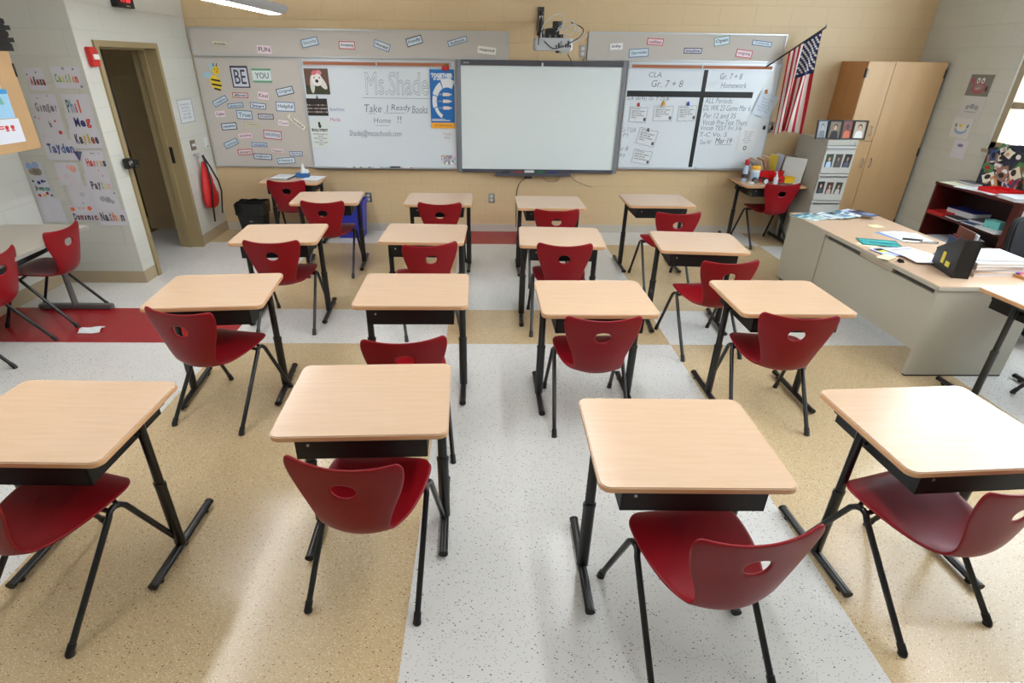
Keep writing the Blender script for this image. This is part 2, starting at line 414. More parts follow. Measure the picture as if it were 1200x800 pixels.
pendant(-2.13, .6, 6.60, 2.395, 'suspended linear light over the left aisle, its end above the pinboard')
pendant(.80, .8, 4.55, 2.395, 'suspended linear light over the middle of the room, out of the frame')
pendant(3.7, .6, 4.25, 2.395, 'suspended linear light over the window side, out of the frame')

# ================================================================== STUDENT DESKS
DW, DD = .683, .568
def make_desk(w=DW, dpt=DD):
    o = thing('student_desk', '', 'desk')
    b = MB(); b.rrect(-w / 2, w / 2, -dpt / 2, dpt / 2, .04, .714, .74, TOP, EDGE, 6)
    obj('desktop', b.mesh('desktop', smooth=True, bevel=.004), o)
    b = MB(); bw, y0, y1 = w * .375, -dpt / 2 + .035, dpt / 2 - .06
    b.box(-bw, bw, y0, y1, .608, .615, BLACKBOX); b.box(-bw, -bw + .006, y0, y1, .608, .712, BLACKBOX); b.box(bw - .006, bw, y0, y1, .608, .712, BLACKBOX)
    b.box(-bw, bw, y1 - .006, y1, .608, .712, BLACKBOX); b.box(-bw, bw, y0, y0 + .006, .608, .706, BLACKBOX)
    obj('book_box', b.mesh('book_box', fix=False), o)
    obj('rivet', MB().tube([(-bw + .05, y0 - .003, .675), (-bw + .05, y0, .675)], .006, CHROME, 8).mesh('rivet'), o)
    lx = w / 2 - .042
    for s in (-1, 1):
        x = s * lx
        b = MB(); b.tube([(x, .02, .30), (x, .02, .70)], .0135, BLACKM, 12, .021)
        for k in range(6):
            b.tube([(x + s * .0125, .02, .42 + k * .035), (x + s * .0142, .02, .42 + k * .035)], .005, BLACKBOX, 8)
        lg = obj('leg', b.mesh('leg', smooth=True), o)
        b = MB(); b.tube([(x, .02, .035), (x, .02, .385)], .0165, BLACKM, 12, .026); b.tube([(x, .02, .375), (x, .02, .392)], .018, BLACKM, 12, .028)
        for k in range(3): b.tube([(x + s * .0165, .02, .3 + k * .03), (x + s * .0195, .02, .3 + k * .03)], .006, CHROME, 8)
        obj('leg_sleeve', b.mesh('leg_sleeve', smooth=True), lg)
        b = MB(); b.tube([(x, .045 - .255, .026), (x, .045 + .255, .026)], .0195, BLACKM, 12, .015)
        ft = obj('foot_bar', b.mesh('foot_bar', smooth=True), o)
        for e in (-1, 1):
            obj('end_cap', MB().tube([(x, .045 + e * .25, .026), (x, .045 + e * .263, .026)], .021, BLACKP, 12, .0165).mesh('end_cap', smooth=True), ft)
            obj('glide', MB().tube([(x, .045 + e * .21, 0), (x, .045 + e * .21, .013)], .014, BLACKP, 10).mesh('glide'), ft)
        b = MB(); b.box(x - .016, x + .016, -.14, .18, .690, .714, BLACKM); b.box(min(x, s * bw), max(x, s * bw), -.01, .05, .655, .70, BLACKM)
        obj('bracket', b.mesh('bracket', fix=False), o)
    return o
dproto = make_desk(); dused = False
COLN = {'A': 'leftmost column', 'B': 'second column from the left', 'C': 'third column from the left', 'D': 'fourth column from the left'}
ROWN = {1: 'row nearest the boards', 2: 'second row from the boards', 3: 'third row from the boards', 4: 'row nearest the camera'}
DESKS = {'A1': (-1.626, 5.884, 4.4), 'A2': (-1.676, 4.524, 4.4), 'A3': (-1.655, 3.245, 5.2), 'A4': (-1.690, 1.855, -1.), 'B1': (-.469, 5.865, -.3),
         'B2': (-.498, 4.564, -1.7), 'B3': (-.441, 3.278, .6), 'B4': (-.488, 2.013, 2.), 'C1': (.664, 5.753, .7), 'C2': (.626, 4.493, -2.4), 'C3': (.668, 3.166, .6),
         'C4': (.739, 1.717, -.7), 'D1': (1.805, 5.899, -.1), 'D2': (1.721, 4.371, -4.9), 'D3': (1.828, 3.189, .4), 'D4': (1.832, 1.815, 3.5)}
for k, (x, y, a) in DESKS.items():
    o = dproto if not dused else copy_tree(dproto); dused = True
    o.location = (x, y, 0); o.rotation_euler[2] = R(a)
    tag(o, 'empty maple-top student desk in the %s, %s' % (COLN[k[0]], ROWN[int(k[1])]), 'desk', 'student desks in rows')
o = copy_tree(dproto); o.location = (3.60, 3.13, 0); o.rotation_euler[2] = R(4)
tag(o, 'maple-top student desk at the right edge of the photo beside the teacher desk', 'desk', 'student desks in rows')
o = copy_tree(dproto); o.location = (-2.275, 6.89, 0); o.rotation_euler[2] = R(1)
tag(o, 'maple-top student desk against the board wall holding the tissue box', 'desk', 'student desks in rows')
sup = make_desk(.74, .60); sup.location = (3.475, 6.99, 0); sup.rotation_euler[2] = R(-1)
tag(sup, 'maple-top desk with supplies beside the grey filing cabinet', 'desk', 'student desks in rows')

# ================================================================== CHAIRS
def catmull(P, t):
    T = [p[0] for p in P]; i = max(0, min(len(P) - 2, int(np.searchsorted(T, t, side='right')) - 1))
    t0, t1 = T[i], T[i + 1]; u = (t - t0) / (t1 - t0); out = []
    for k in range(1, len(P[0])):
        p1, p2 = P[i][k], P[i + 1][k]
        m1 = (P[i + 1][k] - P[i - 1][k]) / (T[i + 1] - T[i - 1]) if i > 0 else (p2 - p1) / (t1 - t0)
        m2 = (P[i + 2][k] - P[i][k]) / (T[i + 2] - T[i]) if i + 2 < len(P) else (p2 - p1) / (t1 - t0)
        h = t1 - t0
        out.append((2 * u**3 - 3 * u**2 + 1) * p1 + (u**3 - 2 * u**2 + u) * h * m1 + (-2 * u**3 + 3 * u**2) * p2 + (u**3 - u**2) * h * m2)
    return out
#        t     y      z     halfwidth  cup
PROF = [(0, .205, .418, .170, .000), (.06, .192, .436, .200, .002), (.18, .125, .444, .220, .006), (.34, .005, .428, .218, .014), (.46, -.095, .408, .196, .022),
        (.54, -.165, .394, .166, .028), (.60, -.226, .404, .146, .032), (.67, -.266, .452, .140, .034), (.76, -.284, .540, .160, .036), (.88, -.293, .660, .203, .038), (1., -.308, .772, .232, .040)]
def shell_pt(s, t):
    tt = min(1, t + .0)
    y, z, w, cup = catmull(PROF, tt); y2, z2, _, _ = catmull(PROF, min(1, tt + .01)); y1, z1, _, _ = catmull(PROF, max(0, tt - .01))
    dy, dz = y2 - y1, z2 - z1; L = math.hypot(dy, dz) or 1
    ny, nz = dz / L, -dy / L      # towards the sitter
    if t > .93: f = (t - .93) / .07; w *= 1 - .16 * (1 - math.sqrt(max(0, 1 - f * f)))
    if t < .20: f = 1 - t / .20; w *= 1 - .52 * (1 - math.sqrt(max(0, 1 - f * f)))
    o = cup * s * s
    return Vector((s * w, y + ny * o, z + nz * o + (.016 * s * s * (t - .9) / .1 if t > .9 else 0)))
def make_shell():
    N = 24
    ts = [0, .006, .016, .03, .05, .075, .1, .14, .18, .23, .28, .33, .38, .43, .47, .50, .53, .56, .585, .61, .635, .66, .69, .72, .755, .79, .82, .84, .86, .88, .90, .92, .94, .955, .97, .982, .992, 1.]
    i0, i1 = 8, 16; j0, j1 = ts.index(.82), ts.index(.94)
    bm = bmesh.new(); V = {}
    for j, t in enumerate(ts):
        for i in range(N + 1):
            if i0 < i < i1 and j0 < j < j1: continue
            V[i, j] = bm.verts.new(shell_pt(i / N * 2 - 1, t))
    for j in range(len(ts) - 1):
        for i in range(N):
            if i0 <= i < i1 and j0 <= j < j1: continue
            bm.faces.new((V[i, j], V[i + 1, j], V[i + 1, j + 1], V[i, j + 1]))
    ring = [(i, j0) for i in range(i0, i1)] + [(i1, j) for j in range(j0, j1)] + [(i, j1) for i in range(i1, i0, -1)] + [(i0, j) for j in range(j1, j0, -1)]
    tc = .882; prev = [V[k] for k in ring]
    def hp(k, f):
        s, t = k[0] / N * 2 - 1, ts[k[1]]; a = math.atan2((t - tc) / .06, s / .333)
        hs, ht = .225 * math.cos(a), tc + .036 * math.sin(a) * (1 if math.sin(a) > 0 else .8)
        return shell_pt(s + (hs - s) * f, t + (ht - t) * f)
    for f in (.5, 1.):
        cur = [bm.verts.new(hp(k, f)) for k in ring]
        for q in range(len(ring)):
            q2 = (q + 1) % len(ring); bm.faces.new((prev[q], prev[q2], cur[q2], cur[q]))
        prev = cur
    me = bpy.data.meshes.new('shell'); bm.to_mesh(me); bm.free(); me.materials.append(RED)
    o = bpy.data.objects.new('tmp', me); COL.objects.link(o)
    sd = o.modifiers.new('s', 'SOLIDIFY'); sd.thickness = .011; sd.offset = -1
    sb = o.modifiers.new('u', 'SUBSURF'); sb.levels = 1; sb.render_levels = 1
    me2 = bpy.data.meshes.new_from_object(o.evaluated_get(bpy.context.evaluated_depsgraph_get())); bpy.data.objects.remove(o)
    for p in me2.polygons: p.use_smooth = True
    me2.name = 'seat_shell'
    return me2
def make_chair():
    o = thing('student_chair', '', 'chair')
    obj('seat_shell', make_shell(), o)
    for s in (-1, 1):
        apex = [(s * .213, .035, .392), (s * .209, .048, .409), (s * .207, .070, .416)]
        apf = [(s * .207, .070, .416), (s * .209, .094, .409), (s * .213, .112, .392)]
        for kind, path in (('r', [(s * .228, -.285, .012)] + apex), ('f', apf + [(s * .228, .285, .012)])):
            b = MB(); b.tube(path, .0125, BLACKM, 10)
            lg = obj('leg', b.mesh('leg', smooth=True), o)
            e = Vector(path[0] if kind == 'r' else path[-1]); q = Vector(path[1] if kind == 'r' else path[-2]); dr = (q - e).normalized()
            b = MB(); b.tube([e - dr * .006, e + dr * .035], .0155, BLACKP, 10); b.lathe([(.017, 0), (.018, .006), (.012, .012)], (e.x, e.y, 0), BLACKP, 12)
            obj('foot_cap', b.mesh('foot_cap', smooth=True), lg)
    b = MB()
    b.tube([(-.206, .055, .404), (-.12, .045, .420), (.12, .045, .420), (.206, .055, .404)], .010, BLACKM, 8)
    b.tube([(-.206, .09, .404), (-.12, .12, .424), (.12, .12, .424), (.206, .09, .404)], .010, BLACKM, 8)
    b.box(-.13, .13, -.02, .14, .424, .434, BLACKP)
    obj('seat_frame', b.mesh('seat_frame', smooth=True), o)
    return o
cproto = make_chair(); cused = False
CH_ = {'C3': (.651, 3.025, .7), 'C2': (.623, 4.40, -1.5), 'C1': (.672, 5.515, 2), 'B1': (-.44, 5.745, 0), 'B2': (-.49, 4.36, 17), 'B3': (-.433, 2.747, 7), 'B4': (-.456, 1.79, -7.3),
       'A1': (-1.59, 5.773, 0), 'A2': (-1.634, 4.42, 1.5), 'A3': (-1.62, 3.08, -12.3), 'D1': (1.807, 5.44, 2), 'D2': (1.72, 4.01, 5), 'D3': (1.791, 3.066, -7), 'C4': (.785, 1.455, 8.3),
       'D4': (1.757, 1.668, 16.3), 'A4': (-1.695, 1.69, -17)}
for k, (x, y, a) in CH_.items():
    o = cproto if not cused else copy_tree(cproto); cused = True
    o.location = (x, y, 0); o.rotation_euler[2] = R(a)
    tag(o, 'red moulded student chair, %s, %s' % (COLN[k[0]], ROWN[int(k[1])]), 'chair', 'red student chairs')
for (x, y, a, lab) in ((-2.28, 6.80, 3, 'red moulded chair in front of the tissue box desk by the boards'),
                       (3.49, 6.90, 3, 'red moulded chair pushed up to the supplies desk'),
                       (-3.69, 4.49, 91, 'red moulded chair at the grey side table, the one nearer the door'),
                       (-3.69, 3.78, 92, 'red moulded chair at the grey side table, cut by the left photo edge'),
                       (3.98, 3.02, 12, 'red moulded chair at the desk on the right edge of the photo')):
    o = copy_tree(cproto); o.location = (x, y, 0); o.rotation_euler[2] = R(a); tag(o, lab, 'chair', 'red student chairs')

# ================================================================== BOARDS ON THE BACK WALL
YF = YB - .02
def board(name, label, cat, x0, x1, z0, z1, face, dep=.02, fr=.014, frm=ALU, extra=None, group=None):
    o = thing(name, label, cat, group=group); onwall(o, 'back', (0, YB, 0))
    obj('panel', MB().box(x0, x1, z0, z1, 0, dep - .004, face).mesh('panel'), o)
    b = MB(); b.box(x0, x0 + fr, z0, z1, 0, dep + .004, frm); b.box(x1 - fr, x1, z0, z1, 0, dep + .004, frm); b.box(x0 + fr, x1 - fr, z0, z0 + fr, 0, dep + .004, frm); b.box(x0 + fr, x1 - fr, z1 - fr, z1, 0, dep + .004, frm)
    obj('frame', b.mesh('frame', fix=False), o)
    return o
board('pinboard', 'long grey pinboard strip above the left whiteboard, with word cards', 'pinboard', -3.365, .27, 2.022, 2.312, CORK)
board('pinboard', 'shorter grey pinboard strip above the right whiteboard, with word cards', 'pinboard', 1.188, 3.485, 2.035, 2.325, CORK)
board('pinboard', 'grey square pinboard under the BE YOU sign, covered in word cards', 'pinboard', -3.365, -2.15, .80, 2.015, CORK)
wl = board('whiteboard', 'whiteboard reading Ms.Shade between the pinboard and the interactive board', 'whiteboard', -2.15, -.345, .80, 2.015, WB)
wr = board('whiteboard', 'whiteboard split by black tape with homework notes, right of the interactive board', 'whiteboard', 1.68, 3.505, .83, 2.03, WB)
RAIL = mat('brown_cork_rail', (.66, .41, .29), .7)
for o, x0, x1, z1 in ((wl, -2.13, -.40, 2.0), (wr, 1.70, 3.40, 2.015)):
    obj('map_rail', MB().box(x0, x1, z1 - .062, z1 - .004, .016, .034, ALU).box(x0 + .02, x1 - .02, z1 - .052, z1 - .018, .034, .037, RAIL).box((x0 + x1) / 2 - .005, (x0 + x1) / 2 + .005, z1 - .066, z1, .034, .045, ALU).mesh('map_rail', fix=False), o)
    z0 = .80 if o is wl else .83
    obj('marker_tray', MB().box(x0, x1, z0 - .008, z0, .0, .07, ALU).box(x0, x1, z0 - .008, z0 + .012, .066, .07, ALU).mesh('marker_tray', fix=False), o)
# black tape on the right whiteboard
TAPE = mat('black_tape', (.06, .06, .065), .5)
t = MB(); t.box(1.70, 3.22, 1.655, 1.72, .0165, .018, TAPE)
obj('tape', t.mesh('tape'), wr)
obj('tape', MB().box(2.585, 2.635, .85, 1.655, .0165, .018, TAPE).box(2.585, 2.635, 1.72, 1.95, .0165, .018, TAPE).mesh('tape', fix=False), wr)

# interactive board
sb = thing('interactive_whiteboard', 'large interactive whiteboard with a grey frame in the middle of the wall', 'whiteboard'); onwall(sb, 'back', (0, YB, 0))
SG = mat('grey_board_frame', (.50, .51, .54), .4); SGD = mat('dark_board_frame', (.30, .30, .33), .45)
obj('screen', MB().box(-.29, 1.62, .80, 1.985, .02, .055, mat('screen_white', (.88, .915, .915), .4)).mesh('screen'), sb)
b = MB(); b.box(-.335, -.285, .77, 2.025, .01, .07, SG); b.box(1.61, 1.66, .77, 2.025, .01, .07, SG); b.box(-.285, 1.61, 1.965, 2.025, .01, .068, SGD); b.box(-.285, 1.61, .77, .81, .01, .068, SGD)
obj('frame', b.mesh('frame', fix=False), sb)
b = MB(); b.box(.13, 1.08, .735, .775, .03, .12, SGD); b.box(.15, 1.06, .765, .772, .04, .115, SG)
pt = obj('pen_tray', b.mesh('pen_tray', fix=False, ), sb)
for i, c in enumerate(((.1, .1, .1), (.65, .1, .12), (.1, .5, .25), (.12, .2, .6))):
    obj('pen', MB().tube([(.22 + [0, .15, .42, .58][i], .780, .10), (.32 + [0, .15, .42, .58][i], .780, .10)], .009, cm(c), 8).mesh('pen'), pt)
obj('eraser', MB().box(.50, .62, .773, .80, .05, .10, WHITEP).mesh('eraser', bevel=.004), pt)
obj('nameplate', fit_text('SMART', .07, .016, cm((.8, .8, .82)), bold=.0005), sb).location = (-.22, 1.992, .0685)
obj('camera_module', MB().box(.655, .675, 1.955, 2.0, .07, .078, WHITEP).mesh('camera_module'), sb)
obj('power_module', MB().box(.50, .60, .70, .735, .03, .07, BLACKP).mesh('power_module', bevel=.006), sb)

def cable(name, label, pts, r, mt, wall='back', cat='cable'):
    b = MB(); P = [Vector(p) for p in pts]; path = []
    for i in range(len(P) - 1):
        p0 = P[max(0, i - 1)]; p1 = P[i]; p2 = P[i + 1]; p3 = P[min(len(P) - 1, i + 2)]
        for k in range(8):
            u = k / 8; path.append(.5 * ((2 * p1) + (p2 - p0) * u + (2 * p0 - 5 * p1 + 4 * p2 - p3) * u * u + (3 * p1 - p0 - 3 * p2 + p3) * u ** 3))
    path.append(P[-1]); b.tube(path, r, mt, 6)
    return tag(obj(name, b.mesh(name, smooth=True)), label, cat)
cable('power_cable', 'black cable hanging from the pen tray down the tan wall', [(.52, YB - .05, .70), (.44, YB - .02, .62), (.41, YB - .01, .45), (.42, YB - .01, .06)], .005, BLACKP)
cable('loose_cable', 'thin grey cable dangling below the right end of the pen tray', [(1.07, YB - .05, .745), (1.18, YB - .01, .66), (1.34, YB - .012, .60), (1.38, YB - .015, .59)], .003, GREYD)
cable('loose_cable', 'short brown cable looped under the middle of the pen tray', [(.72, YB - .05, .735), (.80, YB - .01, .66), (.92, YB - .01, .66), (.96, YB - .05, .735)], .003, cm((.45, .25, .18)))

# --- word cards
words = []
def card(px, py, w, h, rot, word, border, bg=(.86, .89, .92), col=(.28, .33, .40), where='', desc=None, dz=0.):
    p = at(px, py, y=YF); a = at(px - w / 2, py, y=YF); b_ = at(px + w / 2, py, y=YF); W = (b_ - a).length
    a = at(px, py - h / 2, y=YF); b_ = at(px, py + h / 2, y=YF); H = (b_ - a).length
    bn = {'r': ('red', (.80, .25, .27)), 'b': ('blue', (.35, .47, .62)), 'k': ('black', (.2, .2, .25)), 'g': ('green', (.45, .62, .52)), 'n': (None, bg), 'y': ('yellow', (.80, .73, .55)), 'p': ('pink', (.90, .72, .75))}[border]
    lab = 'small word card reading %s, %sedged, on %s' % (word, (bn[0] + ' ') if bn[0] else 'plain ', where)
    o = thing('word_card', lab, 'word card', group='word cards on the pinboards'); onwall(o, 'back', (p.x, YF + .002 - dz, p.z), R(rot))
    e = .008
    obj('card', MB().box(-W / 2 + e * .3, W / 2 - e * .3, -H / 2 + e * .3, H / 2 - e * .3, .0, .003, cm(bg)).mesh('card'), o)
    if bn[0]:
        m_ = cm(bn[1]); k = MB(); k.box(-W / 2, W / 2, -H / 2, -H / 2 + e, .0005, .0036, m_); k.box(-W / 2, W / 2, H / 2 - e, H / 2, .0005, .0036, m_); k.box(-W / 2, -W / 2 + e, -H / 2 + e, H / 2 - e, .0005, .0036, m_); k.box(W / 2 - e, W / 2, -H / 2 + e, H / 2 - e, .0005, .0036, m_)
        obj('border', k.mesh('border', fix=False), o)
    fs = min(H * .52, .075)
    obj('lettering', fit_text(word, W * .78, fs if word[0].isupper() and word.isupper() else fs * .95, cm(col), bold=.0006), o).location = (0, 0, .0034)
L1_, L2_, L3_ = 'the strip over the left whiteboard', 'the square pinboard', 'the strip over the right whiteboard'
PINK = (.92, .84, .87); BL = (.80, .86, .90)
for a in ((257.5, 51, 19, 6, -5, 'venerable', 'y', (.86, .85, .82), (.35, .35, .35), L1_), (309.5, 58, 17, 10, -2, 'FUN', 'n', PINK, (.25, .25, .28), L1_), (363, 49.5, 20, 10, 12, 'Sincerity', 'b', BL, (.45, .52, .6), L1_),
          (406.5, 53, 19, 9, -1, 'Accepting', 'r', (.88, .88, .9), (.35, .38, .45), L1_), (447.5, 53.5, 19, 9, -18, 'Honest', 'b', (.86, .9, .93), (.25, .28, .33), L1_), (485.5, 48, 19, 10, 15, 'friendly', 'k', BL, (.4, .45, .52), L1_),
          (536, 48.5, 23, 7, 15, 'Authentic', 'b', (.84, .89, .92), (.35, .38, .43), L1_), (570.5, 59, 22, 9, -6, 'respond', 'n', (.92, .91, .88), (.2, .2, .25), L1_),
          (722.5, 54.5, 15, 8, 3, 'Silly', 'n', (.93, .93, .93), (.3, .32, .38), L3_), (768, 49, 19, 8, -3, 'confident', 'r', PINK, (.6, .35, .4), L3_), (748.5, 62, 23, 10, 4, 'Open-minded', 'b', BL, (.35, .42, .5), L3_),
          (812, 59.5, 21, 6.5, 0, 'intuitive', 'k', (.82, .82, .88), (.3, .3, .4), L3_), (846, 48, 18, 10.5, 10, 'Open', 'g', BL, (.2, .25, .28), L3_), (872, 63, 19, 9, -6, 'outgoing', 'r', (.9, .85, .88), (.65, .35, .4), L3_),
          (893, 51, 23, 6, -6, 'Trustworthy', 'b', (.82, .88, .92), (.4, .47, .55), L3_),
          (281.5, 111.5, 18, 6, -1, 'different', 'r', (.84, .86, .86), (.3, .33, .36), L2_), (308.5, 112, 13, 9, -6, 'Kind', 'n', PINK, (.45, .4, .42), L2_), (334, 107, 20, 9, 12, 'Original', 'k', BL, (.4, .42, .5), L2_),
          (258, 118.5, 18, 7, 25, 'creative', 'b', BL, (.42, .5, .58), L2_), (276, 123.5, 18, 5.5, 6, 'adventurous', 'b', BL, (.4, .47, .56), L2_), (302.5, 124, 18, 7, -5, 'Smart', 'b', (.86, .89, .93), (.25, .28, .35), L2_),
          (334.5, 125, 22, 11, -2, 'Helpful', 'b', (.85, .89, .93), (.25, .3, .36), L2_), (258, 133.5, 12, 7, 5, 'Calm', 'n', PINK, (.35, .3, .35), L2_), (286.5, 134.5, 18, 10, -2, 'True', 'b', BL, (.35, .45, .5), L2_),
          (311.5, 136.5, 18, 6, -1, 'thoughtful', 'k', (.80, .80, .84), (.45, .48, .56), L2_), (332, 144, 12, 6.5, -5, 'Cool', 'n', (.93, .88, .9), (.5, .45, .5), L2_), (347.5, 143, 24, 7, -40, 'Thankful', 'y', (.90, .89, .86), (.45, .45, .45), L2_),
          (268.5, 148, 18, 8, 5, 'capable', 'k', BL, (.35, .42, .5), L2_), (295, 146, 17, 5, -3, 'compassion', 'y', (.82, .80, .74), (.6, .58, .5), L2_), (287.5, 159, 17, 6.5, 6, 'amazing', 'p', (.90, .82, .86), (.55, .45, .52), L2_),
          (319.5, 158, 21, 10, -5, 'exciting', 'r', (.80, .82, .86), (.45, .5, .58), L2_), (271, 168, 17, 7, 22, 'curious', 'b', BL, (.4, .48, .55), L2_), (304, 169.5, 18, 5, -1, 'enthusiastic', 'b', (.80, .84, .92), (.35, .4, .55), L2_),
          (287.5, 178, 17, 6.5, 3, 'sincere', 'r', (.88, .82, .82), (.5, .4, .45), L2_), (325.5, 176.5, 15, 5, -3, 'Patient', 'p', (.92, .89, .90), (.5, .4, .45), L2_), (308, 183.5, 21, 6.5, -3, 'imaginative', 'k', (.84, .87, .92), (.3, .32, .4), L2_),
          (347, 180, 15, 5.5, 0, 'daring', 'b', (.86, .88, .92), (.35, .38, .45), L2_), (335.5, 188, 21, 7, 4, 'Happy', 'b', (.84, .90, .93), (.45, .5, .55), L2_)):
    card(a[0], a[1], a[2], a[3], a[4], a[5], a[6], a[7], a[8], a[9])

def flat(name, label, cat, wall, px, py, w, h, rot=0., depth=None, group=None):
    """empty on a wall plane; returns (object, metric width, metric height)"""
    k = {'back': {'y': YF - .004}, 'left': {'x': XL + .001}, 'right': {'x': XR - .001}, 'ret': {'y': YP - .002}}[wall]
    if depth is not None: k = {list(k)[0]: depth}
    p = at(px, py, **k); W = (at(px + w / 2, py, **k) - at(px - w / 2, py, **k)).length; H = (at(px, py + h / 2, **k) - at(px, py - h / 2, **k)).length
    o = thing(name, label, cat, group=group); onwall(o, 'back' if wall == 'ret' else wall, p, R(rot))
    return o, W, H
# BE / YOU signs
o, W, H = flat('sign', 'tall white BE sign with a dark frame on the square pinboard', 'sign', 'back', 281.5, 90, 20, 25, 0, YF + .004)
obj('card', MB().box(-W / 2, W / 2, -H / 2, H / 2, 0, .006, cm((.80, .82, .87))).mesh('card'), o)
fm = cm((.25, .24, .32)); k = MB(); e = .012
k.box(-W / 2, W / 2, H / 2 - e * 1.7, H / 2, .001, .008, fm).box(-W / 2, W / 2, -H / 2, -H / 2 + e, .001, .008, fm).box(-W / 2, -W / 2 + e, -H / 2, H / 2, .001, .008, fm).box(W / 2 - e, W / 2, -H / 2, H / 2, .001, .008, fm)
obj('frame', k.mesh('frame', fix=False), o)
obj('lettering', fit_text('BE', W * .66, H * .66, cm((.25, .25, .30)), bold=.001), o).location = (0, 0, .0065)
o, W, H = flat('sign', 'white YOU sign with green bands, right of the BE sign', 'sign', 'back', 307, 88.5, 22, 16, 0, YF + .004)
obj('card', MB().box(-W / 2, W / 2, -H / 2, H / 2, 0, .006, cm((.84, .88, .88))).mesh('card'), o)
gm = cm((.42, .66, .53))
obj('border', MB().box(-W / 2, W / 2, H / 2 - .02, H / 2, .001, .008, gm).box(-W / 2, W / 2, -H / 2, -H / 2 + .02, .001, .008, gm).mesh('border', fix=False), o)
obj('lettering', fit_text('YOU', W * .72, H * .45, cm((.40, .47, .48)), bold=.001), o).location = (0, 0, .0065)
# plain bee cut-out
o, W, H = flat('bee_cutout', 'striped yellow and black bee cut-out in the corner of the square pinboard', 'wall decoration', 'back', 255, 91, 20, 34, 0, YF + .004)
YEL = cm((.93, .80, .22)); BK = cm((.12, .12, .12)); WG = cm((.66, .80, .86))
b = MB(); b.disc(-.03, -.055, .062, .085, .004, YEL, 24, .25)
for k_, (yy, ww) in enumerate(((-.02, .056), (-.07, .061), (-.115, .042))):
    b.add([(-.03 - ww + .01, yy + .012, .0045), (-.03 + ww, yy - .006, .0045), (-.03 + ww, yy - .026, .0045), (-.03 - ww + .01, yy - .008, .0045)], [(3, 2, 1, 0)], BK)
obj('body', b.mesh('body', fix=False), o)
b = MB(); b.disc(.0, .075, .043, .045, .005, YEL, 20); b.disc(-.012, .088, .006, .008, .0055, BK, 10); b.disc(.02, .088, .006, .008, .0055, BK, 10); b.disc(.005, .062, .014, .005, .0055, BK, 10)
hd = obj('head', b.mesh('head', fix=False), o)
obj('antenna', MB().tube([(-.015, .115, .005), (-.025, .15, .005)], .004, BK, 6).mesh('antenna'), hd); obj('antenna', MB().tube([(.015, .115, .005), (.02, .15, .005)], .004, BK, 6).mesh('antenna'), hd)
obj('wing', MB().disc(-.105, .025, .06, .036, .003, WG, 20, -.15).mesh('wing', fix=False), o)
obj('wing', MB().disc(-.045, .11, .03, .045, .0028, WG, 20, .3).mesh('wing', fix=False), o)
obj('card_backing', MB().disc(-.03, -.055, .06, .083, .0, BK, 24, .25).disc(0, .075, .041, .043, .001, BK, 20).mesh('card_backing', fix=False), o)

# --- writing on the whiteboards
MK = cm((.42, .46, .54)); MK2 = cm((.34, .37, .45))
def write(parent, wallo, px, py, w, h, txt, mt=MK, rot=0., **kw):
    p = at(px, py, y=YB - .0165); W = (at(px + w / 2, py, y=YB - .0165) - at(px - w / 2, py, y=YB - .0165)).length
    H = (at(px, py + h / 2, y=YB - .0165) - at(px, py - h / 2, y=YB - .0165)).length
    kw.setdefault('bold', -.0003); kw.setdefault('shear', .15)
    o = obj('handwriting', fit_text(txt, W, H, mt, **kw), parent); o.location = (p.x, p.z, .0168); o.rotation_euler[2] = R(rot)
def rule(parent, px0, px1, py, mt=MK):
    a = at(px0, py, y=YB - .0165); b_ = at(px1, py, y=YB - .0165)
    obj('handwriting', MB().box(a.x, b_.x, a.z - .002, a.z + .002, .0165, .017, mt).mesh('underline'), parent)
write(wl, wl, 465, 98, 74, 27, 'Ms.Shade', MK2, outline=.0016, shear=.05)
rule(wl, 424, 503, 114.5)
write(wl, wl, 437, 127, 20, 9, 'Take'); write(wl, wl, 454, 127, 2, 8, 'l'); write(wl, wl, 470, 127, 23, 9, 'Ready'); write(wl, wl, 492, 128, 18, 8, 'Books')
rule(wl, 450, 475, 132.3); rule(wl, 482, 502, 132.3); rule(wl, 432, 440, 133)
write(wl, wl, 448, 141, 20, 6, 'Home'); write(wl, wl, 468, 140, 5, 8, '!!'); rule(wl, 440, 456, 147)
write(wl, wl, 440, 157, 61, 9, 'Shadej@mcsschools.com')
write(wl, wl, 395, 128, 17, 4, 'Banned Forms', cm((.25, .35, .65))); write(wl, wl, 393, 140, 12, 4, 'Media', cm((.75, .40, .50)))
write(wl, wl, 524, 159, 10, 7, 'Test\nlist', cm((.75, .60, .55)))
write(wr, wr, 768, 87.5, 15, 6, 'CLA'); write(wr, wr, 782, 98, 37, 8, 'Gr. 7 + 8'); write(wr, wr, 857, 89.5, 26, 7, 'Gr. 7 + 8'); write(wr, wr, 860, 100, 30, 6.5, 'Homework')
write(wr, wr, 758, 116, 52, 5, 'CLA (8(9)) Gr 7 CLA', MK2)
write(wr, wr, 843, 118, 33, 6, 'ALL Periods:'); write(wr, wr, 852, 126.5, 55, 6.5, 'DL WK 23 Game Mar 6'); write(wr, wr, 843.5, 135.5, 38, 6, 'Per 12 and 35')
write(wr, wr, 849.5, 143.5, 52, 6, 'Vocab Pre-Test Thurs'); write(wr, wr, 845, 150, 48, 5, 'Vocab TEST Fri 3/6'); write(wr, wr, 836, 157.5, 32, 5, 'T-C Vo. 5'); write(wr, wr, 827, 166.5, 13, 5, 'Due W/'); write(wr, wr, 848, 165, 19, 6.5, 'Mar 19', INK); rule(wr, 838, 857, 169.5)
write(wr, wr, 737, 152, 16, 5, 'Gr 7 CLA'); write(wr, wr, 733, 158, 6, 4, 'P1'); write(wr, wr, 730, 174, 12, 5, 'Gr 8'); write(wr, wr, 729, 182, 6, 4, 'P3')

